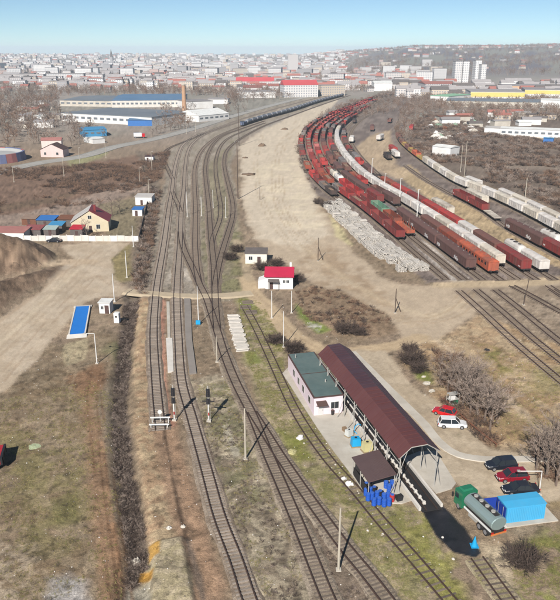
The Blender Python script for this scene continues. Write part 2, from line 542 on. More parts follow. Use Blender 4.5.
# station fan
region([(146, 296), (160, 210), (170, 150), (200, 132), (250, 110), (330, 92), (345, 98), (275, 120), (240, 142), (230, 165), (236, 195), (238, 240), (228, 300)], (172, 160, 144), 1.0, 1.2, 1)
region([(146, 296), (160, 210), (170, 150), (200, 132), (250, 110), (330, 92), (345, 98), (275, 120), (240, 142), (230, 165), (236, 195), (238, 240), (228, 300)], (154, 142, 124), 1.0, 1.2, 0.8, 3.0)
region([(204, 300), (200, 240), (202, 170), (236, 138), (226, 170), (238, 212), (240, 298)], (150, 140, 112), 1.5, 1.5, 0.8)
region([(170, 268), (188, 268), (190, 282), (166, 280)], (202, 190, 174), 1.0, 1.0, 0.8)
region([(206, 240), (240, 230), (246, 292), (208, 294)], (140, 136, 96), 1.5, 1.5, 0.7, 4.0)
# sandy field, dirt roads
d_sand = region([(240, 145), (262, 131), (300, 112), (338, 100), (322, 116), (308, 135), (302, 158), (316, 194), (326, 214), (352, 250), (378, 276), (400, 284), (440, 286), (480, 282), (640, 278), (640, 292), (490, 293),
                 (478, 312), (450, 332), (412, 346), (398, 330), (385, 312), (345, 292), (312, 285), (296, 268), (276, 262), (262, 245), (248, 225), (243, 195)], (202, 182, 156), 1.0, 1.6, 1)
region([(240, 145), (262, 131), (300, 112), (338, 100), (322, 116), (308, 135), (302, 158), (316, 194), (318, 214), (330, 235), (300, 250), (262, 238), (250, 225), (243, 195)], (222, 206, 182), 2.0, 3.0, 0.95)
region([(255, 170), (300, 150), (310, 200), (330, 225), (290, 232), (262, 200)], (236, 220, 190), 3.0, 4.0, 0.7, 9.0)
region([(296, 262), (330, 245), (372, 280), (398, 312), (345, 290), (312, 284)], (176, 152, 124), 1.5, 2.0, 0.8, 5.0)
stroke([(300, 245), (340, 275), (380, 300), (430, 318), (470, 300)], 2.0, (222, 202, 170), 1.0, 0.8, 0.5)
region([(330, 215), (345, 232), (352, 246), (336, 238)], (222, 208, 160), 0.7, 1.0, 0.8)
d_left = region([(-60, 418), (-60, 352), (0, 318), (40, 292), (58, 272), (74, 258), (60, 246), (100, 241), (128, 243), (112, 258), (114, 280), (128, 289), (120, 296), (100, 297), (84, 302), (60, 330), (28, 368), (0, 392)], (208, 190, 166), 0.7, 0.7, 1)
region([(-60, 418), (-60, 352), (0, 318), (40, 292), (58, 272), (74, 258), (60, 246), (100, 241), (128, 243), (112, 258), (114, 280), (128, 289), (120, 296), (100, 297), (84, 302), (60, 330), (28, 368), (0, 392)], (192, 172, 146), 0.7, 0.7, 0.6, 4.0)
stroke([(-40, 380), (20, 325), (60, 285), (90, 262)], 1.2, (222, 204, 176), 0.6, 0.3, 0.6)
stroke([(-40, 350), (10, 314), (55, 280), (95, 252)], 1.0, (182, 156, 128), 0.6, 0.3, 0.5)
d_up = stroke([(-60, 280), (0, 271), (30, 266), (62, 262), (90, 262)], 5.0, (200, 178, 150), 0.8, 0.6, 1)
d_mid = stroke([(246, 278), (252, 292), (272, 313), (294, 337), (320, 350), (355, 351), (395, 346), (420, 338)], 4.2, (206, 182, 148), 0.6, 0.5, 1)
d_lane = stroke([(236, 240), (244, 260), (250, 280)], 2.6, (196, 176, 146), 0.6, 0.5, 0.8)
d_yard = region([(340, 349), (386, 351), (398, 366), (414, 388), (438, 402), (470, 430), (492, 450), (548, 456), (566, 476), (560, 500), (498, 500), (470, 492), (450, 478), (424, 446), (390, 404), (360, 370)], (204, 186, 160), 0.5, 0.4, 1)
region([(340, 349), (386, 351), (398, 366), (414, 388), (438, 402), (470, 430), (492, 450), (548, 456), (566, 476), (560, 500), (498, 500), (470, 492), (450, 478), (424, 446), (390, 404), (360, 370)], (186, 168, 142), 0.5, 0.4, 0.7, 2.5)
region([(432, 408), (446, 412), (462, 432), (474, 444), (452, 436), (438, 424)], (166, 152, 126), 0.5, 0.5, 0.7, 1.0)
# the goods yard
region([(300, 165), (300, 140), (312, 122), (345, 106), (400, 88), (470, 76), (470, 92), (420, 100), (404, 125), (404, 145), (440, 175), (480, 196), (640, 270), (640, 276), (480, 281), (425, 284), (345, 205), (318, 196)], (150, 136, 126), 1.0, 2.0, 1)
region([(300, 165), (300, 140), (312, 122), (345, 106), (400, 88), (470, 76), (470, 92), (420, 100), (404, 125), (404, 145), (440, 175), (480, 196), (640, 270), (640, 276), (480, 281), (425, 284), (345, 205), (318, 196)], (122, 108, 100), 1.0, 2.0, 0.8, 6.0)
region([(392, 170), (410, 165), (440, 190), (480, 212), (512, 232), (640, 300), (640, 276), (560, 268), (500, 246), (440, 208)], (198, 174, 136), 0.8, 1.2, 0.9)
region([(352, 150), (372, 135), (390, 130), (396, 165), (412, 172), (400, 180), (372, 168)], (202, 178, 146), 1.5, 2.0, 0.85)
region([(410, 240), (425, 240), (470, 280), (455, 284)], (206, 196, 184), 0.5, 0.6, 0.8)
region([(452, 287), (640, 284), (640, 360), (540, 338), (490, 316)], (176, 158, 136), 1.0, 1.5, 0.9)
region([(452, 287), (640, 284), (640, 360), (540, 338), (490, 316)], (146, 128, 108), 1.0, 1.5, 0.7, 2.5)
d_cross = stroke([(440, 285), (480, 284), (520, 283), (580, 278), (640, 274)], 5.5, (204, 182, 150), 0.8, 0.6, 0.95)
# scrub land beyond the yard
region([(406, 150), (410, 120), (440, 112), (640, 118), (640, 250), (520, 195), (450, 172)], (122, 106, 94), 2.0, 4.0, 0.95)
region([(406, 150), (410, 120), (440, 112), (640, 118), (640, 250), (520, 195), (450, 172)], (150, 136, 120), 2.0, 4.0, 0.4, 9.0)
region([(505, 132), (560, 130), (640, 140), (640, 150), (560, 144), (510, 138)], (206, 186, 160), 2.0, 3.0, 0.8)
region([(490, 160), (560, 162), (560, 170), (500, 168)], (178, 162, 144), 2.0, 4.0, 0.5)
# tar that has run out of the unloading pit
d_tar = region([(423.6, 497.8), (432.7, 491.6), (445, 508), (465.5, 528.6), (482, 553), (476, 558), (453, 552), (434.7, 534.7), (423, 512)], (40, 39, 42), 0.12, 0.28, 1)

# wheel ruts
def ruts(pts, offs, w, rgb, k=0.6):
    P = Path.px(pts, 2.0)
    for o_ in offs:
        Q = P.offset(o_)
        q = Q.p[::3]
        m = (X > q[:, 0].min() - 3) & (X < q[:, 0].max() + 3) & (Y > q[:, 1].min() - 3) & (Y < q[:, 1].max() + 3)
        d = np.full(len(X), 99.0)
        d[m] = seg_dist(X[m], Y[m], q, False) + N2[m] * 0.3
        setc(k * sstep(-d, -w, -w * 0.3) * sstep(fbm(X / 5, Y / 5, int(o_ * 10) + 40, 3), 0.3, 0.55), rgb)
left_road = [(-60, 395), (0, 345), (40, 308), (70, 280), (95, 255), (110, 245)]
ruts(left_road, (-3.2, -1.6, 0.4, 2.0, 3.4), 0.5, (224, 206, 180), 0.3)
ruts(left_road, (-2.4, -0.6, 1.2, 2.8), 0.4, (180, 158, 132), 0.3)
ruts([(128, 292), (112, 284), (98, 276), (70, 300), (30, 345), (0, 380)], (-0.9, 0.9), 0.4, (176, 152, 126), 0.5)
ruts([(300, 120), (280, 150), (278, 190), (292, 225), (320, 255), (360, 290), (410, 320), (445, 315), (475, 290)], (-2.5, -0.9, 0.9, 2.6), 0.5, (188, 164, 134), 0.55)
ruts([(262, 135), (256, 165), (262, 200), (280, 232), (318, 268), (372, 305), (425, 330)], (-0.9, 0.9), 0.5, (192, 170, 140), 0.5)
ruts([(250, 292), (272, 313), (294, 337), (320, 350), (355, 351), (395, 346), (440, 330)], (-0.85, 0.85), 0.4, (178, 154, 124), 0.6)
ruts([(350, 352), (376, 366), (402, 396), (430, 424), (450, 446), (480, 470), (540, 466)], (-0.85, 0.85, 2.4), 0.35, (180, 162, 138), 0.6)
ruts([(420, 345), (470, 368), (520, 410), (575, 462)], (-0.8, 0.8), 0.35, (200, 178, 148), 0.55)
ruts([(97, 366), (92, 400), (98, 450), (107, 520), (118, 600)], (-0.8, 0.8, 1.6), 0.3, (128, 98, 74), 0.6)
ruts([(10, 620), (24, 560), (40, 500), (60, 440), (66, 390), (80, 350)], (-0.8, 0.8), 0.35, (176, 156, 128), 0.45)
# spoil heaps are darker soil
hp = sstep(Z, 0.35, 1.1) * (Y < 400) * (X < -30) * (Y > 90)
setc(hp * 0.95, (146, 123, 102))
setc(hp * 0.8 * sstep(fbm(X / 2.6, Y / 2.6, 61, 4), 0.42, 0.6), (110, 91, 75))
# mottling of the soil itself
mot = 1 + 0.6 * (fbm(X / 0.6, Y / 0.6, 71, 3) - 0.5) + 0.5 * (fbm(X / 3.1, Y / 3.1, 73, 4) - 0.5) + 0.3 * (fbm(X / 14.0, Y / 14.0, 77, 3) - 0.5)
strk = 1 + 0.14 * (fbm(X / 1.1 + Y * 0.12, Y / 9.0, 79, 4) - 0.5) * (d_sand < 0)
soft_ = np.where(np.minimum.reduce([d_sand, d_left, d_yard, d_mid]) < 0, 0.45, 1.0)
colr = colr * np.where(Y < 900, (1 + (mot - 1) * soft_) * strk, 1.0)[:, None]
# coarse dark and pale flecks: dead weeds, stones, burnt patches
fl_ = fbm(X / 0.9, Y / 0.9, 91, 2)
colr = colr * (1 - 0.38 * sstep(fl_, 0.66, 0.74) * (soft_ > .9) * (Y < 320) + 0.22 * sstep(-fl_, -0.33, -0.25) * (soft_ > .9) * (Y < 320))[:, None]

shape = YY.shape
ii = np.arange(len(X)).reshape(shape)
quads = np.stack([ii[:-1, :-1], ii[:-1, 1:], ii[1:, 1:], ii[1:, :-1]], -1).reshape(-1, 4)
def fmean(d):
    return d[quads].mean(1)
cls = np.zeros(len(quads), int)
cls[fmean(np.minimum(d_sand, 1e9)) < 0] = 1
cls[np.minimum.reduce([fmean(d_left), fmean(d_up)]) < 0] = 2
cls[np.minimum.reduce([fmean(d_mid), fmean(d_lane), fmean(d_cross)]) < 0] = 3
cls[fmean(d_yard) < 0] = 4
cls[fmean(d_tar) < 0] = 5

def ground_material(name, rough, fine, bump=0.35):
    m = bpy.data.materials.new(name)
    m.use_nodes = True
    N, L = m.node_tree.nodes, m.node_tree.links
    b = N['Principled BSDF']
    b.inputs['Roughness'].default_value = rough
    b.inputs['Specular IOR Level'].default_value = 0.15 if rough > 0.6 else 0.5
    at = N.new('ShaderNodeAttribute'); at.attribute_name = 'earth'
    geo = N.new('ShaderNodeNewGeometry')
    prev = at.outputs['Color']
    for sc, lo, hi, det in fine:
        n = N.new('ShaderNodeTexNoise')
        n.inputs['Scale'].default_value = sc
        n.inputs['Detail'].default_value = det
        n.inputs['Roughness'].default_value = 0.7
        L.new(geo.outputs['Position'], n.inputs['Vector'])
        r = N.new('ShaderNodeMapRange')
        r.inputs['From Min'].default_value = 0.3
        r.inputs['From Max'].default_value = 0.7
        r.inputs['To Min'].default_value = lo
        r.inputs['To Max'].default_value = hi
        L.new(n.outputs['Fac'], r.inputs['Value'])
        s = N.new('ShaderNodeVectorMath'); s.operation = 'SCALE'
        L.new(prev, s.inputs[0]); L.new(r.outputs[0], s.inputs['Scale'])
        prev = s.outputs[0]
    L.new(prev, b.inputs['Base Color'])
    if bump:
        n = N.new('ShaderNodeTexNoise')
        n.inputs['Scale'].default_value = 2.5
        n.inputs['Detail'].default_value = 8
        n.inputs['Roughness'].default_value = 0.7
        L.new(geo.outputs['Position'], n.inputs['Vector'])
        bp = N.new('ShaderNodeBump')
        bp.inputs['Strength'].default_value = bump
        bp.inputs['Distance'].default_value = 0.25
        L.new(n.outputs['Fac'], bp.inputs['Height'])
        L.new(bp.outputs[0], b.inputs['Normal'])
    return m
GM = ground_material('rough_earth', 0.95, [(0.9, 0.74, 1.26, 8), (5.0, 0.64, 1.36, 6), (16.0, 0.76, 1.26, 3)], 0.7)
RM = ground_material('packed_earth', 0.95, [(0.25, 0.88, 1.1, 8), (2.2, 0.86, 1.12, 8), (12.0, 0.88, 1.12, 3)], 0.3)
TM = ground_material('tar', 0.4, [(0.6, 0.7, 1.2, 5), (5.0, 0.8, 1.3, 5)], 0.3)
def ground_piece(name, k, m):
    q = quads[cls == k]
    used, invx = np.unique(q, return_inverse=True)
    me = bpy.data.meshes.new(name)
    P = np.stack([X[used], Y[used], Z[used]], 1)
    me.vertices.add(len(used)); me.vertices.foreach_set('co', P.ravel())
    me.loops.add(len(q) * 4); me.loops.foreach_set('vertex_index', invx.ravel().astype(np.int32))
    me.polygons.add(len(q)); me.polygons.foreach_set('loop_start', np.arange(0, len(q) * 4, 4, dtype=np.int32))
    me.polygons.foreach_set('use_smooth', np.ones(len(q), bool))
    me.update()
    me.validate()
    ca = me.attributes.new('earth', 'FLOAT_COLOR', 'POINT')
    ca.data.foreach_set('color', np.c_[colr[used], np.ones(len(used))].ravel())
    me.materials.append(m)
    o = link(name, me)
    return tag(o, kind='structure')
ground_piece('ground', 0, GM)
ground_piece('sandy_field', 1, RM)
ground_piece('dirt_road', 2, RM)
ground_piece('dirt_path', 3, RM)
ground_piece('paved_yard', 4, RM)
ground_piece('tar_pool', 5, TM)

def sheet_path(name, P, half, z0, z1, m, parent=None, noise=0.0, bev=0.0):
    """a strip with sloping shoulders along a path"""
    b = MB()
    rings = []
    ph = random.uniform(0, 6)
    for i in range(len(P.p)):
        h = half + noise * (math.sin(i * .31 + ph) * .5 + math.sin(i * .83 + 2 * ph) * .35 + math.sin(i * 1.9 + ph) * .15)
        h2 = half + noise * (math.sin(i * .27 + 3 * ph) * .5 + math.sin(i * .91 + ph) * .35 + math.sin(i * 2.1) * .15)
        p, n = P.p[i], P.n[i]
        f = lambda d, z: (p[0] + n[0] * d, p[1] + n[1] * d, z)
        rings.append([f(-h - bev, z0), f(-h, z1), f(h2, z1), f(h2 + bev, z0)])
    b.loft(rings, closed=False)
    return b.build(name, m, parent)

# ------------------------------------------------------------------ asphalt road on the far side of the station
M_asph = mat('asphalt', C(178, 174, 166), 0.9, 0.12, 0.15, coord='Object', dirt=C(160, 152, 140), dirt_amt=0.5)
M_kerb = mat('kerb_stone', C(205, 200, 190), 0.9, 0.1, 0.5)
M_white = mat('white_paint', C(245, 245, 240), 0.6, 0.06, 0.5, dirt=C(190, 180, 165), dirt_amt=0.35)
road_px = [(-60, 192), (0, 172), (40, 163), (80, 157), (115, 147), (150, 140), (190, 129.5), (230, 117), (262, 108), (300, 98.5), (330, 93)]
rp = Path.px(road_px, 3.0)
road = sheet_path('road', rp, 4.6, -0.2, 0.12, M_asph, None, 0, 0.4)
tag(road, kind='structure')
for sgn in (-1, 1):
    k = sheet_path('kerb', rp.offset(sgn * 4.9), 0.16, 0.0, 0.24, M_kerb, road)
b = MB()
s = 20
while s < rp.len - 10:
    (p, t) = rp.at(s); (p2, t2) = rp.at(s + 3)
    n = Vector((-t[1], t[0], 0)) * 0.09
    a, c = Vector((*p, 0.126)), Vector((*p2, 0.126))
    b.quad(a - n, c - n, c + n, a + n)
    s += 9
b.build('lane_marking', M_white, road)
rp2 = Path.px([(140, 143), (112, 140), (98, 144), (100, 152), (60, 166), (10, 174), (-60, 186)], 3.0)

# ------------------------------------------------------------------ railway tracks
M_rail = mat('rusty_rail', C(86, 68, 60), 0.6, 0.2, 2.0, metal=0.2)
M_wood = mat('weathered_sleeper', C(124, 111, 99), 0.95, 0.25, 3.0, rnd=0.25)
M_conc = mat('concrete_sleeper', C(158, 146, 134), 0.95, 0.2, 3.0, rnd=0.22)
def gravel(name, a, b_, scale=9.0):
    m = bpy.data.materials.new(name)
    m.use_nodes = True
    N, L = m.node_tree.nodes, m.node_tree.links
    bs = N['Principled BSDF']
    bs.inputs['Roughness'].default_value = 0.95
    bs.inputs['Specular IOR Level'].default_value = 0.1
    geo = N.new('ShaderNodeNewGeometry')
    v = N.new('ShaderNodeTexVoronoi'); v.inputs['Scale'].default_value = scale
    L.new(geo.outputs['Position'], v.inputs['Vector'])
    n = N.new('ShaderNodeTexNoise'); n.inputs['Scale'].default_value = 0.45; n.inputs['Detail'].default_value = 6
    L.new(geo.outputs['Position'], n.inputs['Vector'])
    mx = N.new('ShaderNodeMix'); mx.data_type = 'RGBA'
    mx.inputs['A'].default_value = (*a, 1); mx.inputs['B'].default_value = (*b_, 1)
    r = N.new('ShaderNodeMapRange'); r.inputs['From Min'].default_value = 0.35; r.inputs['From Max'].default_value = 0.65
    L.new(n.outputs['Fac'], r.inputs['Value']); L.new(r.outputs[0], mx.inputs['Factor'])
    s = N.new('ShaderNodeVectorMath'); s.operation = 'SCALE'
    r2 = N.new('ShaderNodeMapRange'); r2.inputs['To Min'].default_value = 0.7; r2.inputs['To Max'].default_value = 1.3
    sep = N.new('ShaderNodeSeparateColor')
    L.new(v.outputs['Color'], sep.inputs[0]); L.new(sep.outputs[0], r2.inputs['Value'])
    L.new(mx.outputs['Result'], s.inputs[0]); L.new(r2.outputs[0], s.inputs['Scale'])
    L.new(s.outputs[0], bs.inputs['Base Color'])
    bp = N.new('ShaderNodeBump'); bp.inputs['Strength'].default_value = 0.5; bp.inputs['Distance'].default_value = 0.05
    L.new(v.outputs['Distance'], bp.inputs['Height']); L.new(bp.outputs[0], bs.inputs['Normal'])
    return m
M_bal = gravel('ballast', C(164, 149, 132), C(136, 120, 104))
M_bald = gravel('dark_ballast', C(156, 140, 124), C(126, 111, 97))
M_balp = gravel('pale_ballast', C(196, 186, 172), C(170, 158, 144))
M_grey = gravel('grey_ballast', C(172, 158, 140), C(144, 130, 112))
M_soil = gravel('soil_ballast', C(176, 162, 136), C(150, 140, 104))

def sleeper_mesh(m, L=2.6):
    b = MB()
    b.box(-0.13, 0.13, -L / 2, L / 2, -0.06, 0.10, 0.015)
    return b.mesh('sleeper', m)
SL_W, SL_C = sleeper_mesh(M_wood), sleeper_mesh(M_conc, 2.5)
TRK = [0]
def track(label, px, slp='w', bal=None, near=None, base=0.10, step=0.62, half=1.36, path=None, zc=0.0):
    """rails, sleepers and ballast along a curve; sleepers up to the distance `near` are parts of their own"""
    P = path or Path.px(px, 1.5)
    TRK[0] += 1
    base = base + 0.007 * (TRK[0] % 9)
    t = thing('railway_track', label, 'railway track', (float(P.p[0][0]), float(P.p[0][1]), zc), group='railway tracks')
    off = np.array(P.p[0])
    Q = Path.__new__(Path); Q.p, Q.t, Q.n, Q.s, Q.len = P.p - off, P.t, P.n, P.s, P.len
    if bal:
        sheet_path('ballast', Q, half, -0.12, base, bal, t, 0.22, 0.6)
    for sg in (-0.755, 0.755):
        b = MB()
        rings = []
        for i in range(len(Q.p)):
            p, n = Q.p[i], Q.n[i]
            f = lambda d, z: (p[0] + n[0] * d, p[1] + n[1] * d, z)
            rings.append([f(sg - 0.095, base + 0.07), f(sg - 0.04, base + 0.23), f(sg + 0.04, base + 0.23), f(sg + 0.095, base + 0.07)])
        b.loft(rings)
        b.build('rail', M_rail, t)
    me = SL_W if slp == 'w' else SL_C
    m = M_wood if slp == 'w' else M_conc
    s, cnt, rest = 0.2, 0, MB()
    while s < P.len:
        p, tg = P.at(s)
        jit = random.uniform(-0.05, 0.05)
        if near and p[1] < near and cnt < 290:
            o = link('sleeper', me, t)
            o.location = (p[0] - off[0], p[1] - off[1], base + random.uniform(-0.03, 0.0))
            o.rotation_euler = (0, 0, math.atan2(tg[1], tg[0]) + jit * 0.6)
            cnt += 1
            s += step
        else:
            n = (-tg[1], tg[0])
            q = (p[0] - off[0], p[1] - off[1])
            f = lambda a, d, z: (q[0] + tg[0] * a + n[0] * d, q[1] + tg[1] * a + n[1] * d, z)
            zt = base + 0.09
            rest.loft([[f(-.13, -1.3, zt - .12), f(-.12, -1.3, zt), f(.12, -1.3, zt), f(.13, -1.3, zt - .12)], [f(-.13, 1.3, zt - .12), f(-.12, 1.3, zt), f(.12, 1.3, zt), f(.13, 1.3, zt - .12)]])
            s += step * 1.25 if p[1] < 250 else step * 2
    if rest.v:
        tag(rest.build('sleeper_run', m, t), kind='stuff')
    return P

PA = [(160.2, 431), (159.5, 422), (156.4, 390), (153.4, 334), (155.6, 298), (157.8, 280), (164, 243.6), (168.9, 208), (172, 190), (174.3, 170.4), (179, 152.5), (183, 145), (194, 137), (215, 129), (238, 120.5), (262, 113), (290, 105), (318, 98), (345, 93)]
PB = [(262, 632), (249, 600), (236.7, 563), (219.7, 519), (206.5, 471.7), (191, 416.7), (182, 385), (178, 334), (176.8, 298), (177.4, 280), (179.3, 252.5), (180.2, 234.6), (181.4, 208), (183.6, 190), (184.8, 170.4), (187.6, 152.5), (192.5, 143.6), (204, 135), (225, 127), (240, 121.8)]
PC = [(343, 632), (328, 600), (313, 563), (298.5, 526.7), (283, 490), (267, 453), (252, 416), (236, 384), (225, 357), (217.7, 333.6), (212, 315.7), (206, 298), (200, 286), (193, 269), (186.5, 256), (182, 243), (180.6, 232)]
PD = [(408, 630), (386, 600), (365, 573), (345, 549), (325, 522), (302, 490), (279, 456), (264, 432), (252, 413)]
PE = [(470, 625), (449, 600), (412, 557), (383, 524), (354, 489), (330, 462), (308, 432), (292, 405), (275, 368), (262, 340), (252, 320), (244, 306)]
PF = [(532, 634), (507, 600), (477, 559)]
PJ = [(199, 284), (196.5, 270), (195.5, 256), (195, 243), (195.3, 208), (194.6, 190), (194.5, 170.4), (196.7, 161), (200.5, 152.5), (208, 144), (220, 135.5), (240, 127.2), (262, 120), (290, 112.3), (318, 103), (345, 96)]
PG = [(217, 330), (215.5, 310), (214.8, 290), (214, 270), (212, 249), (210.5, 234.6), (208.8, 208), (206.8, 190), (205, 170.4), (206, 161), (208.5, 152.5), (213.5, 144), (223, 136), (240, 129.5), (265, 121)]
PH = [(211.6, 246), (213, 238), (216, 230), (219.6, 220), (220.5, 208), (218, 190), (215.5, 170.4), (216, 160), (221.5, 145), (230, 137.5), (241, 132.5), (265, 123)]
PI = [(214.8, 288), (217.7, 270), (222, 252.5), (227.5, 234.6), (232.4, 217), (232.6, 204), (229.6, 190), (225, 170.4), (224.3, 161), (226, 152.5), (231, 146), (239, 140), (251.4, 132.5), (265.7, 125.5), (289, 116.8), (310, 109), (330, 102), (350, 95.5)]
PK = [(173, 180), (168, 170), (163.4, 158), (165, 152), (172, 147), (186, 141.5), (206, 133)]
PL = [(172.5, 192), (174.5, 198), (177.5, 204), (180.2, 212)]
track('single main line on brown ballast that stops at the white barrier', PA, 'c', M_bald, 172)
track('main line running unbroken past the two tall signals', PB, 'c', M_bal, 172)
track('line with pale rungs that passes the concrete pole with leaning shadow', PC, 'w', M_grey, 172)
track('line splitting off beside the grass and passing the second concrete pole', PD, 'w', M_grey, 172)
track('overgrown siding between the grass and the pink building platform', PE, 'w', None, 172, base=-0.045, step=1.05)
track('siding that comes out of the canopy through the black tar', PF, 'w', M_soil, 172, base=0.05, step=0.8)
track('straight station track between the two upper switches', PJ, 'w', M_bal)
track('station track that meets the others at the dirt crossing', PG, 'w', M_bal)
track('short curved station loop joining its neighbour above the crossing', PH, 'w', None, step=1.1)
track('outermost station track along the edge of the sandy field', PI, 'w', M_bal)
track('connecting curve that swings out beside the asphalt road', PK, 'w', None, step=1.1)
track('short switch track between the two main lines', PL, 'w', None, step=1.3)

REF = Path.px([(700, 404), (640, 365), (600, 338), (560, 309), (530, 288), (500, 268), (453, 236), (407, 206), (380, 190), (362, 177), (347, 161), (340, 150), (337, 142), (338, 133), (345, 124.5), (354, 118), (371, 110), (393, 99.5), (425, 90), (455, 84)], 2.0)
SP = 4.7
YARD = {k: REF.offset(-k * SP) for k in (-5, -4, -3, -2, -1, 0, 1, 2)}
# note: positive offset is to the left of travel, so index k > 0 lies to the right
names = {-5: 'yard track beside the sandy field under dark wagons', -4: 'yard track under maroon open wagons beside the sleeper stacks', -3: 'yard track under the stake wagon and green tarpaulin',
         -2: 'yard track under the dark brown coaches', -1: 'yard track under the orange railcar', 0: 'yard track under the long row of white vans', 1: 'yard track under the row of red vans', 2: 'yard track under a few white wagons'}
YX = G(280, 281)[1]
for k, P in YARD.items():
    a = float(P.s[np.argmax(P.p[:, 1] > YX)])
    if k == -5: a = P.proj(G(322, 200))
    track(names[k], None, 'w', M_bald if k % 2 else M_bal, None, path=P.sub(a, P.len), base=0.06, half=1.4)
YX2 = G(280, 291)[1]
for k in (-4, -3, -2, 1):
    P = YARD[k]
    e = float(P.s[np.argmax(P.p[:, 1] > YX2)])
    track(names[k].replace('yard track under', 'bare rails across the dirt crossing from').replace('yard track', 'bare rails').replace(' beside the sleeper stacks', ''), None, 'w', None, None, path=P.sub(0, e), base=0.0)
R9 = Path.px([(640, 301), (600, 280), (557, 256), (512, 232), (484, 212.5), (446, 192), (425, 180), (405, 166)], 2.0)
R10 = Path.px([(640, 283), (600, 258), (560, 234), (520, 212.5), (483, 195), (460, 186), (440, 174), (425, 163.5), (410, 152), (401, 143), (397, 133), (400, 119), (410, 106), (428, 96), (455, 88)], 2.0)
R11 = R10.offset(-SP)
R11 = R11.sub(0, R11.proj(G(462, 181)))
R85 = R9.offset(-SP)
track('yard track under the maroon gondola and graffiti coach', None, 'w', M_bald, path=R9, base=0.08)
track('yard track under the far row of white boxcars', None, 'w', M_bald, path=R10, base=0.08)
track('yard track at the edge of the scrub under white boxcars', None, 'w', M_bald, path=R11, base=0.08)
RX = Path.px([(640, 350), (600, 330), (560, 312), (535, 298), (512, 286)], 2.0)
track('empty track crossing the waste ground behind the dark leaning pole', None, 'w', None, path=RX, base=0.02)
RY = Path.px([(700, 400), (640, 345), (600, 318), (570, 300), (548, 286)], 2.0)
track('empty track at the edge of the waste ground by the dirt crossing', None, 'w', None, path=RY, base=0.02)

# dirt crossing over the station tracks
cr = Path.px([(126, 291.5), (140, 293), (170, 295.5), (200, 296.5), (230, 295.5), (252, 293.5)], 1.5)
M_dirtx = mat('crossing_dirt', C(198, 180, 152), 0.95, 0.12, 0.8, bump=0.3, bscale=3)
x = sheet_path('level_crossing', cr, 1.5, -0.1, 0.25, M_dirtx, None, 0.2, 0.9)
tag(x, kind='structure')

# ------------------------------------------------------------------ rolling stock
M_paint = mat('wagon_paint', (1, 1, 1), 0.75, 0.16, 0.7, use_obj=True, dirt=C(112, 90, 82), dirt_amt=0.75, spec=0.25, stretch=0.3)
M_paintw = mat('clean_paint', (1, 1, 1), 0.7, 0.08, 0.7, use_obj=True, dirt=C(176, 160, 146), dirt_amt=0.6, spec=0.25, stretch=0.3)
M_under = mat('underframe_black', C(62, 56, 54), 0.9, 0.2, 1.0)
M_wheel = mat('wheel_steel', C(92, 80, 74), 0.6, 0.2, 2.0)
M_roofd = mat('wagon_roof_grey', C(150, 140, 132), 0.8, 0.2, 0.6, dirt=C(110, 92, 80), dirt_amt=0.6)
M_graf = mat('graffiti_white', C(228, 222, 218), 0.8, 0.3, 1.5)
M_darkin = mat('wagon_inside', C(84, 68, 60), 0.95, 0.25, 0.8)
M_load = mat('scrap_load', C(140, 116, 98), 0.95, 0.45, 1.2, bump=0.8, bscale=2)
RT = 0.31
def bogie_mesh(wb=1.9):
    b = MB()
    for y in (-1.0, 1.0):
        b.box(-wb / 2 - 0.5, wb / 2 + 0.5, y - 0.09, y + 0.09, RT + 0.35, RT + 0.75, 0.04)
    b.box(-0.3, 0.3, -1.0, 1.0, RT + 0.45, RT + 0.85)
    b.cur = 1
    for x in (-wb / 2, wb / 2):
        for y in (-0.755, 0.755):
            b.bar((x, y - 0.06, RT + 0.46), (x, y + 0.06, RT + 0.46), 0.46, n=12)
        b.bar((x, -0.7, RT + 0.46), (x, 0.7, RT + 0.46), 0.08, n=5)
    return b.mesh('bogie', M_under, M_wheel)
BOG = bogie_mesh()
def shifted(me, dx):
    m = me.copy(); m.transform(Matrix.Translation((dx, 0, 0))); return m
_bog = {}
def bogies(L, inset=2.6):
    key = (L, inset)
    if key not in _bog:
        _bog[key] = [('bogie', shifted(BOG, -L / 2 + inset)), ('bogie', shifted(BOG, L / 2 - inset))]
    return _bog[key]
def frame_mesh(L, w=2.6):
    b = MB()
    b.box(-L / 2, L / 2, -w / 2, w / 2, RT + 0.75, RT + 1.02)
    b.box(-L / 2 + 4, L / 2 - 4, -0.6, 0.6, RT + 0.35, RT + 0.75)
    for x in (-L / 2, L / 2):
        for y in (-0.88, 0.88):
            sx = 1 if x > 0 else -1
            b.bar((x, y, RT + 0.9), (x + sx * 0.5, y, RT + 0.9), 0.09, n=6)
            b.bar((x + sx * 0.5, y, RT + 0.9), (x + sx * 0.58, y, RT + 0.9), 0.23, n=8)
    return b.mesh('underframe', M_under)
def arch(L, w, z0, rise, n=8):
    return [[(x, -w / 2 * math.cos(math.pi * i / n), z0 + rise * math.sin(math.pi * i / n)) for i in range(n + 1)] for x in (-L / 2, L / 2)]
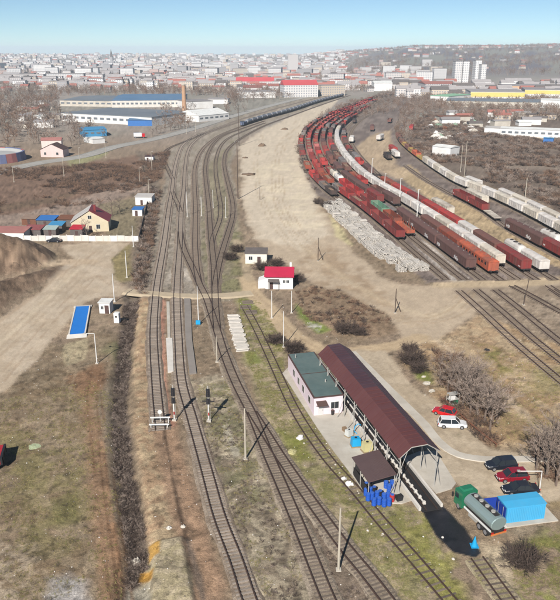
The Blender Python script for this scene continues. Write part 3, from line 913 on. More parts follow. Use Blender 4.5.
def van(L=11.5, h=2.15, rise=0.62, ribs=7, pm=None, roofm=None, doors=True):
    pm = pm or M_paint
    w = 2.85
    z0 = RT + 1.02
    b = MB(); b.box(-L / 2 + .1, L / 2 - .1, -w / 2, w / 2, z0, z0 + h)
    for i in range(ribs + 1):
        x = -L / 2 + .16 + i * (L - .32) / ribs
        for sg in (-1, 1):
            b.box(x - .05, x + .05, sg * w / 2 - .06, sg * w / 2 + .06, z0 + .05, z0 + h - .05)
    for sg in (-1, 1):
        for y in (-0.7, 0, 0.7):
            b.box(sg * (L / 2 - .1) - .05, sg * (L / 2 - .1) + .05, y - .05, y + .05, z0 + .05, z0 + h - .05)
    body = b.mesh('body', pm)
    r = MB(); r.loft(arch(L, w + .12, z0 + h + .003, rise)); roof = r.mesh('roof', roofm or pm)
    mk = MB()
    for sg in (-1, 1):
        mk.box(-L / 2 + .5, -L / 2 + 1.5, sg * (w / 2 + .02) - .012, sg * (w / 2 + .02) + .012, z0 + .5, z0 + .95)
        mk.box(L / 2 - 2.0, L / 2 - .7, sg * (w / 2 + .02) - .012, sg * (w / 2 + .02) + .012, z0 + .3, z0 + .6)
    parts = [('body', body), ('roof', roof), ('marking', mk.mesh('marking', M_graf)), ('underframe', frame_mesh(L))] + bogies(L, 2.2 if L < 14 else 3.0)
    if doors:
        for sg in (-1, 1):
            d = MB()
            d.box(-1.2, 1.2, sg * (w / 2 + .07) - .04, sg * (w / 2 + .07) + .04, z0 + .1, z0 + h - .1)
            d.box(-1.3, 1.3, sg * (w / 2 + .12) - .03, sg * (w / 2 + .12) + .03, z0 + .06, z0 + .14)
            hb = MB(); hb.box(0.8, 0.92, sg * (w / 2 + .13) - .03, sg * (w / 2 + .13) + .03, z0 + .8, z0 + 1.25)
            parts.append(('sliding_door', d.mesh('sliding_door', pm), [('door_handle', hb.mesh('door_handle', M_under))]))
    return parts
BM = [None]
def gondola(L=13.5, h=1.75, load=0.0, hop=False):
    w = 2.85
    z0 = RT + 1.02
    b = MB()
    for sg in (-1, 1):
        b.box(-L / 2, L / 2, sg * (w / 2) - .05, sg * (w / 2) + .05, z0, z0 + h)
        b.box(-L / 2 - .06, L / 2 + .06, sg * (w / 2) - .1, sg * (w / 2) + .1, z0 + h, z0 + h + .14)
        b.box(sg * L / 2 - .05, sg * L / 2 + .05, -w / 2 + .05, w / 2 - .05, z0, z0 + h + .02)
        b.box(sg * L / 2 - .1, sg * L / 2 + .1, -w / 2 + .1, w / 2 - .1, z0 + h + .02, z0 + h + .14)
        for i in range(10):
            x = -L / 2 + .3 + i * (L - .6) / 9
            b.box(x - .08, x + .08, sg * (w / 2 + .05) - .08, sg * (w / 2 + .05) + .08, z0 + .03, z0 + h - .01)
        for y in (-.8, 0, .8):
            b.box(sg * (L / 2 + .05) - .08, sg * (L / 2 + .05) + .08, y - .07, y + .07, z0 + .03, z0 + h - .01)
    body = b.mesh('body', M_paint)
    mk = MB()
    for sg in (-1, 1):
        mk.box(-L / 2 + .5, -L / 2 + 1.4, sg * (w / 2 + .06) - .012, sg * (w / 2 + .06) + .012, z0 + .5, z0 + .9)
    BM[0] = ('marking', mk.mesh('marking', M_graf))
    f = MB()
    zl = z0 + .1 + load * h
    nx = 12
    if load:
        rings = []
        for i in range(nx + 1):
            x = -L / 2 + .06 + i * (L - .12) / nx
            rings.append([(x, -w / 2 + .06 + j * (w - .12) / 5, zl + random.uniform(-.25, .35) * (0 < j < 5)) for j in range(6)])
        f.loft(rings, closed=False)
        fl = f.mesh('load', M_load)
        return [('body', body), BM[0], ('load', fl), ('underframe', frame_mesh(L))] + bogies(L)
    f.box(-L / 2 + .06, L / 2 - .06, -w / 2 + .06, w / 2 - .06, z0 + .003, z0 + .1)
    return [('body', body), BM[0], ('floor', f.mesh('floor', M_darkin)), ('underframe', frame_mesh(L))] + bogies(L)
def coach(L=24.5, pm=None, graf=True, windows=False):
    w = 2.9
    z0 = RT + .85
    h = 2.3
    b = MB()
    b.box(-L / 2 + .05, L / 2 - .05, -w / 2, w / 2, z0, z0 + h)
    n = 16
    for i in range(n + 1):
        x = -L / 2 + .2 + i * (L - .4) / n
        for sg in (-1, 1):
            b.box(x - .04, x + .04, sg * w / 2 - .04, sg * w / 2 + .05, z0 + .04, z0 + h - .03)
    for sg in (-1, 1):
        b.box(sg * (L / 2 - .05) - .04, sg * (L / 2 - .05) + .1, -.5, .5, z0 + .05, z0 + 2.0)
        b.box(-L / 2 + .05, L / 2 - .05, sg * w / 2 - .05, sg * w / 2 + .07, z0 + h - .02, z0 + h + .06)
    parts = [('body', b.mesh('body', pm or M_paint))]
    r = MB(); r.loft(arch(L, w + .1, z0 + h + .064, .72)); parts.append(('roof', r.mesh('roof', M_paint)))
    v = MB()
    for i in range(6):
        x = -L / 2 + 2 + i * (L - 4) / 5
        v.bar((x, 0, z0 + h + .72), (x, 0, z0 + h + .98), .16, .2, n=8)
    parts.append(('roof_vent', v.mesh('roof_vent', M_roofd)))
    if windows:
        for i in range(9):
            x = -L / 2 + 2.2 + i * (L - 4.4) / 8
            for sg in (-1, 1):
                g = MB(); g.box(x - .55, x + .55, sg * (w / 2) - .03, sg * (w / 2) + .02, z0 + 1.2, z0 + 1.95)
                parts.append(('window', g.mesh('window', M_glass)))
    if graf:
        for (x0, wd) in ((-L / 2 + 1.2, 2.6), (L / 2 - 9, 3.0)):
            g = MB()
            for k in range(14):
                a = x0 + random.random() * wd
                zz = z0 + .3 + random.random() * .9
                yy = -w / 2 - .056 - k * .003
                q = [(a + random.uniform(.2, .55) * math.cos(i * 1.2566), yy, zz + random.uniform(.12, .4) * math.sin(i * 1.2566)) for i in range(5)]
                n_ = len(g.v); g.v += q; g.face(range(n_, n_ + 5))
            parts.append(('graffiti', g.mesh('graffiti', M_graf)))
            g2 = MB()
            g2.v = [(x, -y, z) for x, y, z in g.v]; g2.f = g.f; g2.m = g.m
            parts.append(('graffiti', g2.mesh('graffiti', M_graf)))
    return parts + [('underframe', frame_mesh(L))] + bogies(L, 3.4)
def tanker(L=12.6):
    b = MB()
    n = 14
    def ring(x, r):
        return [(x, r * math.cos(2 * math.pi * i / n), RT + 2.45 + r * math.sin(2 * math.pi * i / n)) for i in range(n)]
    h = L / 2 - .5
    b.loft([ring(-h - .35, .5), ring(-h - .2, 1.1), ring(-h, 1.38), ring(h, 1.38), ring(h + .2, 1.1), ring(h + .35, .5)])
    d = MB(); d.bar((0, 0, RT + 3.7), (0, 0, RT + 4.15), .5, .45, n=10)
    w = MB()
    w.box(-2.2, 2.2, -.35, .35, RT + 3.9, RT + 3.95)
    for y in (-.6, .6):
        w.bar((-2.2, y, RT + 3.7), (2.2, y, RT + 3.7), .03, n=4)
    return [('tank', b.mesh('tank', M_paintw)), ('dome', d.mesh('dome', M_paintw)), ('walkway', w.mesh('walkway', M_under)), ('underframe', frame_mesh(L))] + bogies(L)
def flatcar(L=13.0, stakes=True, load=None):
    b = MB(); b.box(-L / 2, L / 2, -1.35, 1.35, RT + 1.02, RT + 1.2)
    parts = [('deck', b.mesh('deck', M_paint)), ('underframe', frame_mesh(L))] + bogies(L)
    if stakes:
        for i in range(8):
            x = -L / 2 + .5 + i * (L - 1) / 7
            for sg in (-1, 1):
                s_ = MB(); s_.box(x - .07, x + .07, sg * 1.38 - .07, sg * 1.38 + .07, RT + 1.0, RT + 2.5)
                parts.append(('stake', s_.mesh('stake', M_paint)))
        for sg in (-1, 1):
            e = MB(); e.box(sg * L / 2 - .06, sg * L / 2 + .06, -1.3, 1.3, RT + 1.203, RT + 2.1)
            parts.append(('end_wall', e.mesh('end_wall', M_paint)))
    return parts
def hopper_w(L=10.5):
    """white covered hopper with a rounded top"""
    w = 2.9
    z0 = RT + 1.02
    b = MB()
    prof = [(-.7, 0), (-w / 2, .8), (-w / 2, 1.9), (-w / 2 * .8, 2.55), (-w / 2 * .4, 2.85), (w / 2 * .4, 2.85), (w / 2 * .8, 2.55), (w / 2, 1.9), (w / 2, .8), (.7, 0)]
    rings = [[(x, y * k, z0 + z * k) for y, z in prof] for x, k in ((-L / 2 + .1, .55), (-L / 2 + .7, .96), (-L / 2 + 1.2, 1), (L / 2 - 1.2, 1), (L / 2 - .7, .96), (L / 2 - .1, .55))]
    b.loft(rings)
    h = MB(); h.bar((0, 0, z0 + 2.8), (0, 0, z0 + 3.0), .7, n=12)
    h.bar((2.6, 0, z0 + 2.8), (2.6, 0, z0 + 3.0), .5, n=12); h.bar((-2.6, 0, z0 + 2.8), (-2.6, 0, z0 + 3.0), .5, n=12)
    return [('body', b.mesh('body', M_paintw)), ('hatch', h.mesh('hatch', M_under)), ('underframe', frame_mesh(L))] + bogies(L, 2.2)
def loco():
    L = 14.0
    z0 = RT + 1.02
    b = MB(); b.box(-L / 2, 2.4, -1.0, 1.0, z0, z0 + 1.75, .06); b.box(5.0, L / 2, -1.0, 1.0, z0, z0 + 1.6, .06)
    c = MB(); c.box(2.45, 4.95, -1.4, 1.4, z0, z0 + 2.7, .05)
    r = MB(); r.loft([[(x, y, z) for x, y, z in ring] for ring in arch(2.8, 3.0, z0 + 2.703, .3)]); rm = r.mesh('cab_roof', M_under); rm.transform(Matrix.Translation((3.7, 0, 0)))
    g = MB()
    for x in (2.42, 4.98):
        for y in (-.7, .7):
            g.box(x - .03, x + .03, y - .45, y + .45, z0 + 1.85, z0 + 2.5)
    d = MB(); d.box(-L / 2, L / 2, -1.45, 1.45, z0 - .12, z0 - .003)
    return [('hood', b.mesh('hood', M_paint)), ('cab', c.mesh('cab', M_paint)), ('cab_roof', rm), ('cab_window', g.mesh('cab_window', M_glass)), ('deck', d.mesh('deck', M_under)), ('underframe', frame_mesh(L))] + bogies(L, 3.0)

def glass_mat():
    m = bpy.data.materials.new('dark_window_glass')
    m.use_nodes = True
    b = m.node_tree.nodes['Principled BSDF']
    b.inputs['Base Color'].default_value = (0.02, 0.025, 0.03, 1)
    b.inputs['Roughness'].default_value = 0.12
    return m
M_glass = glass_mat()
T = {}
T['van'] = (11.5, van(pm=M_paintw)); T['vanr'] = (12.6, van(12.6, 2.1, .55)); T['longvan'] = (16.4, van(16.4, 2.2, .6, 10)); T['darkvan'] = (14.0, van(14.0, 2.2, .6, 9))
T['gon'] = (13.5, gondola()); T['gonl'] = (13.5, gondola(load=.55)); T['gonh'] = (14.6, gondola(14.6, 2.0)); T['gons'] = (11.0, gondola(11.0, 1.5, load=.4))
T['coach'] = (24.5, coach()); T['railcar'] = (22.0, coach(22.0, None, False, True)); T['tank'] = (12.6, tanker()); T['flat'] = (13.0, flatcar()); T['deck'] = (13.0, flatcar(13.0, False))
T['hop'] = (10.5, hopper_w()); T['loco'] = (14.0, loco())
KIND = {'van': 'white boxcar', 'vanr': 'boxcar', 'longvan': 'long boxcar', 'darkvan': 'covered wagon', 'gon': 'empty open gondola', 'gonl': 'loaded gondola', 'gonh': 'high-sided gondola', 'gons': 'short loaded gondola',
        'coach': 'long covered coach', 'railcar': 'railcar', 'tank': 'tank wagon', 'flat': 'stake wagon', 'deck': 'bare flat wagon', 'hop': 'covered hopper', 'loco': 'shunting locomotive'}
NAME = {'van': 'boxcar', 'vanr': 'boxcar', 'longvan': 'boxcar', 'darkvan': 'covered_wagon', 'gon': 'gondola_wagon', 'gonl': 'gondola_wagon', 'gonh': 'gondola_wagon', 'gons': 'gondola_wagon', 'coach': 'railway_coach',
        'railcar': 'railcar', 'tank': 'tank_wagon', 'flat': 'stake_wagon', 'deck': 'flat_wagon', 'hop': 'hopper_wagon', 'loco': 'locomotive'}
PAL = {'white': C(236, 230, 222), 'cream': C(226, 216, 198), 'red': C(190, 66, 62), 'brightred': C(208, 62, 62), 'maroon': C(152, 62, 60), 'brown': C(130, 88, 78), 'darkbrown': C(114, 82, 76), 'orange': C(208, 106, 74), 'rust': C(168, 84, 62),
       'grey': C(140, 134, 130), 'black': C(70, 64, 62), 'yellow': C(178, 150, 84), 'blue': C(96, 118, 150), 'slate': C(126, 136, 150), 'green': C(128, 178, 148), 'pink': C(206, 120, 116)}
SEEN = {}
def wagon(kind, colour, p, tg, label, group):
    fct = random.uniform(.86, 1.08)
    w = spawn(NAME[kind], T[kind][1], label, 'wagon' if kind not in ('loco', 'railcar', 'coach') else {'loco': 'locomotive', 'railcar': 'railcar', 'coach': 'coach'}[kind],
              (p[0], p[1], 0.0), math.atan2(tg[1], tg[0]), group, tuple(c * fct for c in PAL[colour]))
    return w
def consist(P, s0, items, row, group, n0=0):
    """wagons one behind the other from arc length s0; items: (kind, colour) or a gap in metres"""
    s, i = s0, n0
    for it in items:
        if not isinstance(it, tuple):
            s += it; continue
        L = T[it[0]][0]
        if s + L > P.len - 2:
            break
        pa, _ = P.at(s + 2.5); pb, _ = P.at(s + L - 2.5)
        p = ((pa[0] + pb[0]) / 2, (pa[1] + pb[1]) / 2)
        tg = (pa[0] - pb[0], pa[1] - pb[1])
        cname = it[1].replace('darkbrown', 'dark brown').replace('brightred', 'bright red').replace('slate', 'blue-grey')
        k = KIND[it[0]].replace('white ', '') if it[1] != 'white' else KIND[it[0]]
        k = k if cname in k else cname + ' ' + k
        wagon(it[0], it[1], p, tg, f'{k}, {ordn(i)} wagon of the {row}', group)
        s += L + 1.25
        i += 1
    return s
Y_ = YARD
def red_mix(n, seed, pool):
    r = random.Random(seed)
    out = []
    for _ in range(n):
        if r.random() < .14: out.append(r.uniform(4, 14))
        out.append(r.choice(pool))
    return out
POOL = [('gons', 'grey'), ('gonl', 'brown'), ('gonl', 'rust'), ('gon', 'maroon'), ('gonh', 'red'), ('gon', 'red'), ('gonh', 'maroon'), ('gon', 'brightred'), ('gonl', 'maroon'), ('gonh', 'red'), ('flat', 'rust'), ('gon', 'pink')]
POOLD = [('darkvan', 'darkbrown'), ('gon', 'maroon'), ('gonh', 'brown'), ('gons', 'black'), ('gon', 'red'), ('darkvan', 'grey')]
g_red, g_wh = 'red wagons in the goods yard', 'white wagons in the goods yard'
P = Y_[-5]; consist(P, P.proj(G(320, 198)), [('gons', 'black'), ('gons', 'grey'), ('gon', 'maroon'), ('gon', 'brightred')] + red_mix(36, 1, POOL + POOLD), 'row beside the sandy field', g_red)
P = Y_[-4]; consist(P, P.proj(G(396, 241)), [('gonh', 'maroon'), ('gonh', 'maroon'), ('gonh', 'maroon'), ('gonl', 'maroon'), ('gonh', 'red')] + red_mix(36, 2, POOL), 'row behind the concrete sleeper stacks', g_red)
P = Y_[-3]; consist(P, P.proj(G(407, 237)), [('flat', 'orange'), ('gon', 'rust'), ('gonh', 'green'), ('gon', 'maroon'), 3, ('gonh', 'brightred'), ('gonh', 'brightred'), ('hop', 'white'), ('hop', 'cream')] + red_mix(34, 3, POOL), 'row led by the stake wagon', g_red)
P = Y_[-2]; consist(P, P.proj(G(472, 272)), [('coach', 'darkbrown'), ('coach', 'darkbrown'), ('darkvan', 'darkbrown'), 6, ('deck', 'grey'), 3, ('darkvan', 'maroon'), ('darkvan', 'darkbrown'), ('darkvan', 'darkbrown')] + red_mix(32, 4, POOLD), 'row led by the graffiti coach', g_red)
P = Y_[-1]; consist(P, P.proj(G(490, 275)), [('railcar', 'orange'), ('longvan', 'rust'), ('longvan', 'brown'), 30, ('darkvan', 'darkbrown'), ('gonh', 'brown'), 12] + red_mix(28, 5, POOLD + POOL), 'row led by the orange railcar', g_red)
P = Y_[0]; consist(P, P.proj(G(500, 268)), [('van', 'cream')] + [('van', 'white')] * 2 + [('van', 'cream')] + [('van', 'white')] * 22 + [('van', 'cream')] * 2 + red_mix(8, 6, POOLD), 'long row of white vans', g_wh)
P = Y_[1]; consist(P, P.proj(G(517, 274)), [('longvan', 'maroon'), ('longvan', 'brown'), ('van', 'white'), ('longvan', 'red'), ('longvan', 'red'), ('longvan', 'maroon'), ('longvan', 'red'), ('longvan', 'rust')] + red_mix(12, 8, POOLD), 'row led by the red-ended van', g_red)
P = Y_[2]; consist(P, P.proj(G(532, 274)), [('van', 'white'), ('hop', 'white')], 'pair standing apart by the dirt crossing', g_wh)
consist(P, P.proj(G(450, 217)), [('longvan', 'cream')], 'single cream van behind the red row', g_wh)
P = R9; consist(P, P.proj(G(575, 266)), [('longvan', 'maroon'), ('coach', 'darkbrown')], 'graffiti coach row by the sandy track', g_red)
consist(P, P.proj(G(500, 222)), [('deck', 'cream'), ('gonh', 'maroon'), ('gonh', 'maroon')], 'maroon gondola row below the white boxcars', g_red)
consist(R85, R85.proj(G(490, 206)), [('longvan', 'cream')], 'lone cream van behind the maroon gondolas', g_wh)
consist(R85, R85.proj(G(572, 248)), [('hop', 'white')], 'lone white hopper behind the graffiti coach', g_wh)
consist(R10, R10.proj(G(590, 252)), [('van', 'white'), ('van', 'cream')] * 7 + [2, ('flat', 'yellow'), ('gon', 'orange'), ('gons', 'yellow'), ('gon', 'brown'), ('gons', 'yellow'), ('gon', 'brown'), ('gons', 'black'), ('gon', 'brown'), ('gons', 'brown')], 'boxcar row along the scrub', g_wh)
consist(R11, R11.proj(G(590, 245)), [('van', 'cream'), ('van', 'white'), ('van', 'cream'), ('van', 'white'), ('van', 'cream'), ('van', 'white')], 'outer boxcar row at the scrub edge', g_wh)
consist(R11, R11.proj(G(487, 189)), [('van', 'white')], 'lone boxcar behind the scrub-side row', g_wh)
for kind, colour, a, b2, lb in (('van', 'white', (350, 146), (353, 139), 'white boxcar alone on the bare ground inside the yard curve'),
                              ('loco', 'black', (352, 126), (357, 120), 'black locomotive at the far end of the white vans'),
                              ('darkvan', 'brown', (371, 136), (373, 126), 'brown wagon standing by itself on the sand inside the curve'),
                              ('van', 'white', (377, 142), (383, 139), 'short white van beside the lone brown wagon'),
                              ('loco', 'black', (394, 164), (381, 154), 'black locomotive parked beside a white and red wagon'),
                              ('vanr', 'white', (401, 162), (390, 153), 'white wagon with red neighbour on the sandy yard ground'),
                              ('vanr', 'red', (398, 156), (388, 149), 'red wagon behind the white one on sandy ground'),
                              ('gonl', 'brown', (385, 128), (394, 118), 'brown loaded gondola on the far bare ground'),
                              ('longvan', 'brightred', (407, 138), (415, 124), 'red and white van on the far scrub track')):
    A, B = G(*a), G(*b2)
    wagon(kind, colour, ((A[0] + B[0]) / 2, (A[1] + B[1]) / 2), (A[0] - B[0], A[1] - B[1]), lb, 'single wagons in the goods yard')
PJp = Path.px(PJ[8:], 2.0)
consist(PJp, PJp.proj(G(241, 126.8)), [('loco', 'blue')] + [('tank', 'slate')] * 30, 'long blue-grey tank train by the road', 'tank wagons of the train by the road')

# ------------------------------------------------------------------ station buildings and the unloading canopy
M_pink = mat('pink_render', C(248, 228, 234), 0.9, 0.05, 0.4, dirt=C(214, 200, 194), dirt_amt=0.4)
M_wht = mat('white_render', C(244, 242, 238), 0.9, 0.05, 0.4, dirt=C(206, 200, 190), dirt_amt=0.4)
M_felt = mat('teal_roof_felt', C(96, 116, 114), 0.85, 0.14, 0.5, dirt=C(126, 138, 132), dirt_amt=0.5)
M_edge = mat('brown_roof_edge', C(92, 70, 66), 0.8, 0.15, 1.0)
M_frame = mat('galvanised_steel', C(190, 186, 178), 0.6, 0.15, 1.0, metal=0.1)
M_concr = mat('concrete', C(212, 204, 190), 0.92, 0.1, 0.35, dirt=C(176, 166, 150), dirt_amt=0.7, bump=0.1, bscale=4)
M_concw = mat('white_concrete', C(232, 226, 216), 0.9, 0.1, 0.5, dirt=C(196, 186, 172), dirt_amt=0.5)
M_dark = mat('dark_paint', C(58, 54, 54), 0.7, 0.15, 1.0)
def roof_metal(name, c1, c2):
    m = mat(name, c1, 0.5, 0.10, 0.25, dirt=c2, dirt_amt=0.55, spec=0.4)
    N, L = m.node_tree.nodes, m.node_tree.links
    tc = N.new('ShaderNodeTexCoord')
    w = N.new('ShaderNodeTexWave'); w.wave_type = 'BANDS'; w.bands_direction = 'Y'
    w.inputs['Scale'].default_value = 1.6; w.inputs['Distortion'].default_value = 0
    L.new(tc.outputs['Object'], w.inputs['Vector'])
    bp = N.new('ShaderNodeBump'); bp.inputs['Strength'].default_value = 0.35; bp.inputs['Distance'].default_value = 0.06
    L.new(w.outputs['Fac'], bp.inputs['Height']); L.new(bp.outputs[0], N['Principled BSDF'].inputs['Normal'])
    return m
M_roof1 = roof_metal('maroon_sheet', C(104, 62, 60), C(116, 76, 72))
M_roof2 = roof_metal('dark_maroon_sheet', C(82, 58, 64), C(96, 70, 74))
M_roof3 = roof_metal('brown_sheet', C(100, 80, 78), C(118, 96, 92))

def local(origin, ydir):
    """rotation so that local +y points along ydir"""
    return math.atan2(ydir[1], ydir[0]) - math.pi / 2
# pink building -------------------------------------------------
bo = G(313.8, 416.5)
byd = (G(288, 371)[0] - bo[0], G(288, 371)[1] - bo[1])
brz = local(bo, byd)
pb = thing('station_building', 'low pink building with flat teal roof beside the maroon canopy', 'building', (bo[0], bo[1], 0), brz)
W, Lb, Hb = 4.95, 17.9, 3.35
b = MB(); b.box(0, W, 0, Lb, -.3, Hb); b.build('wall', M_pink, pb)
b = MB(); b.box(-.12, W + .12, -.12, Lb + .12, Hb + .003, Hb + .16); b.build('roof_edge', M_edge, pb)
for y0, y1 in ((.1, Lb * .5 - .16), (Lb * .5 + .16, Lb - .1)):
    b = MB(); b.box(.12, W - .12, y0, y1, Hb + .163, Hb + .2); b.build('roof', M_felt, pb)
def window(parent, x0, x1, y0, y1, z0, z1, face, fm=None):
    """window with frame and pane on a wall; face 'x-' means on the wall looking to -x"""
    fr, pa = MB(), MB()
    if face[0] == 'x':
        sg = -1 if face[1] == '-' else 1
        X0 = x0
        fr.box(X0 - .03, X0 + .05, y0 - .07, y1 + .07, z0 - .07, z1 + .07) if sg < 0 else fr.box(X0 - .05, X0 + .03, y0 - .07, y1 + .07, z0 - .07, z1 + .07)
        pa.box(X0 + sg * .055 - .02, X0 + sg * .055 + .02, y0, (y0 + y1) / 2 - .03, z0, z1); pa.box(X0 + sg * .055 - .02, X0 + sg * .055 + .02, (y0 + y1) / 2 + .03, y1, z0, z1)
    else:
        sg = -1 if face[1] == '-' else 1
        Y0 = y0
        fr.box(x0 - .07, x1 + .07, Y0 - .05, Y0 + .05, z0 - .07, z1 + .07)
        pa.box(x0, (x0 + x1) / 2 - .03, Y0 + sg * .055 - .02, Y0 + sg * .055 + .02, z0, z1); pa.box((x0 + x1) / 2 + .03, x1, Y0 + sg * .055 - .02, Y0 + sg * .055 + .02, z0, z1)
    f = fr.build('window', fm or M_white, parent)
    pa.build('pane', M_glass, f)
for y in (2.2, 6.2, 9.4, 12.8):
    window(pb, 0, 0, y, y + 1.1, 1.2, 2.3, 'x-')
window(pb, 2.9, 4.2, 0, 0, 1.15, 2.3, 'y-')
b = MB(); b.box(.75, 1.6, -.06, .04, 0, 2.1); dr = b.build('door', mat('door_white', C(226, 222, 220), .6, .05), pb)
b = MB(); b.box(1.45, 1.52, -.11, -.063, 1.0, 1.12); b.build('door_handle', M_dark, dr)
b = MB(); b.quad((.3, -1.1, 2.35), (2.05, -1.1, 2.35), (2.05, 0, 2.75), (.3, 0, 2.75)); b.box(.3, 2.05, -1.12, -1.06, 2.28, 2.36)
for x in (.36, 1.99): b.bar((x, -1.0, 2.36), (x, 0, 1.9), .03)
b.build('porch_roof', M_edge, pb)
b = MB(); b.box(.4, 1.9, -.9, -.003, 0, .18); b.build('step', M_concr, pb)
b = MB(); b.bar((.9, Lb - 2, Hb + .2), (.9, Lb - 2, Hb + .9), .07); b.bar((3.4, 5, Hb + .2), (3.4, 5, Hb + .7), .1); b.build('vent_pipe', M_frame, pb)
# concrete platform ------------------------------------------------
M_ap = M_concr
ap = MB(); ap.prism([G(*p) for p in ((282.5, 374), (288, 368), (316, 356.5), (328, 372), (353, 408), (376, 437), (398, 462), (424, 490), (421, 498), (402, 504), (380, 503), (366, 495), (352, 476), (334, 452), (317, 428))], -.2, .16)
o = ap.build('platform', M_ap); tag(o, kind='structure')
ap = MB(); ap.prism([G(*p) for p in ((436, 452), (446, 468), (456, 484), (452, 489), (440, 493), (436, 494), (418, 474), (404, 458), (420, 452))], -.2, .17)
o = ap.build('platform', M_ap); tag(o, kind='structure')
# canopy -------------------------------------------------
ce = 5.6
cn, cf = G(399, 459, ce), G(318, 354.5, ce)
cw = 6.0
crz = local(cn, (cf[0] - cn[0], cf[1] - cn[1]))
CLn = math.hypot(cf[0] - cn[0], cf[1] - cn[1])
cp = thing('canopy', 'long maroon metal canopy on white posts over the unloading track', 'canopy', (cn[0], cn[1], 0), crz)
prof = [(0, ce), (1.75, ce + 1.55), (4.05, ce + 1.65), (cw, ce + .35)]
cuts = [0, CLn * .16, CLn * .32, CLn * .5, CLn * .68, CLn * .84, CLn]
for k in range(3):
    for j in range(6):
        (xa, za), (xb, zb) = prof[k], prof[k + 1]
        y0, y1 = cuts[j] + .012, cuts[j + 1] - .012
        dz = .10 if j % 2 else .07
        b = MB()
        b.loft([[(xa, y, za), (xb, y, zb), (xb, y, zb + dz), (xa, y, za + dz)] for y in (y0, y1)])
        for q in range(1, 6):
            y = y0 + q * (y1 - y0) / 6
            b.loft([[(xa, y + e_, za + dz - .01), (xb, y + e_, zb + dz - .01), (xb, y + e_, zb + dz + .05), (xa, y + e_, za + dz + .05)] for e_ in (-.025, .025)])
        mm = M_roof1 if k == 0 or (k == 1 and j < 3) else M_roof2
        b.build('roof_panel', mm, cp)
b = MB()
for k in range(3):
    b.bar((prof[k][0], .05, prof[k][1] - .09), (prof[k + 1][0], .05, prof[k + 1][1] - .09), .07)
b.build('gable_truss', M_frame, cp)
nb = 9
for i in range(nb):
    y = .25 + i * (CLn - .5) / (nb - 1)
    for x in (.35, cw - .35):
        b = MB(); b.bar((x, y, 0), (x, y, ce + (.2 if x < 1 else .45)), .09, n=6); b.build('post', M_frame, cp)
    b = MB(); b.bar((-.9, y, .1), (.35, y, 3.9), .05, n=5); b.bar((.35, y, 3.4), (1.4, y, ce + 1.1), .05, n=5); b.build('strut', M_frame, cp)
    b = MB(); b.bar((cw + .6, y, .1), (cw - .35, y, 4.2), .05, n=5); b.build('strut', M_frame, cp)
    b = MB()
    for k in range(3):
        b.bar((prof[k][0] + .05, y, prof[k][1] - .12), (prof[k + 1][0], y, prof[k + 1][1] - .12), .055, n=5)
    b.build('rafter', M_frame, cp)
for x in (.35, cw - .35):
    b = MB(); b.bar((x, .1, 4.6), (x, CLn - .1, 4.6), .06, n=5); b.build('side_rail', M_frame, cp)
# pit and discharge pipes
pit = thing('unloading_pit', 'dark unloading pit with white pipes running out under the canopy', 'pit', (cn[0], cn[1], 0), crz)
b = MB(); b.box(1.6, 4.4, -4.6, CLn - 1, .1, .2); b.build('pit_floor', mat('tarred_concrete', C(52, 50, 50), .6, .3, .8), pit)
for x in (1.45, 4.55):
    b = MB(); b.box(x - .16, x + .16, -4.2, CLn - 1, .1, .62); b.build('pit_wall', M_concw, pit)
b = MB(); b.bar((2.55, -3.4, .42), (2.55, CLn - 1, .42), .13, n=8)
for i in range(12): b.box(2.36, 2.74, -3.2 + i * 1.3, -2.9 + i * 1.3, .2, .62)
b.build('discharge_pipe', M_concw, pit)
for x in (2.25, 3.75):
    b = MB(); b.box(x - .04, x + .04, -4.5, CLn - 1, .2, .33); b.build('rail', M_rail, pit)
# lean-to on the platform side
lo = thing('lean_to', 'small dark sheet-metal lean-to attached beside the canopy end', 'shed', (cn[0], cn[1], 0), crz)
b = MB(); b.loft([[(-4.3, y, 2.75), (-.25, y, 3.35), (-.25, y, 3.45), (-4.3, y, 2.85)] for y in (-.2, 6.2)]); b.build('roof', M_roof3, lo)
for x, y in ((-4.15, 0), (-4.15, 6), (-.45, 0), (-.45, 6), (-4.15, 3)):
    b = MB(); b.bar((x, y, 0), (x, y, 2.8 if x < -2 else 3.3), .06); b.build('post', M_frame, lo)
b = MB(); b.box(-4.12, -4.06, .2, 5.8, .1, 1.5); b.build('side_panel', M_dark, lo)
b = MB(); b.box(-3.9, -.6, 5.7, 5.76, .1, 2.2); b.build('back_panel', M_dark, lo)

# drums, tanks and clutter on the platform
def drum_mesh(m):
    b = MB()
    n = 12
    rg = []
    for z, r in ((0, .29), (.02, .3), (.28, .29), (.3, .31), (.32, .29), (.58, .29), (.6, .31), (.62, .29), (.88, .3), (.9, .29)):
        rg.append([(r * math.cos(2 * math.pi * i / n), r * math.sin(2 * math.pi * i / n), z) for i in range(n)])
    b.loft(rg)
    return b.mesh('drum_body', m)
M_blue = mat('blue_plastic', C(44, 96, 196), .45, .1, 1.0)
M_redd = mat('red_plastic', C(200, 60, 60), .5, .1, 1.0)
M_blk = mat('black_plastic', C(44, 44, 48), .5, .1, 1.0)
M_cyan = mat('cyan_plastic', C(40, 170, 226), .45, .08, 1.0)
lidb = MB(); lidb.bar((0, 0, .902), (0, 0, .925), .24, n=12); lidb.bar((.13, 0, .925), (.13, 0, .96), .05, n=6)
DL = lidb.mesh('lid', mat('drum_lid', C(70, 116, 206), .5, .1))
DRUM = {'b': drum_mesh(M_blue), 'r': drum_mesh(M_redd), 'k': drum_mesh(M_blk)}
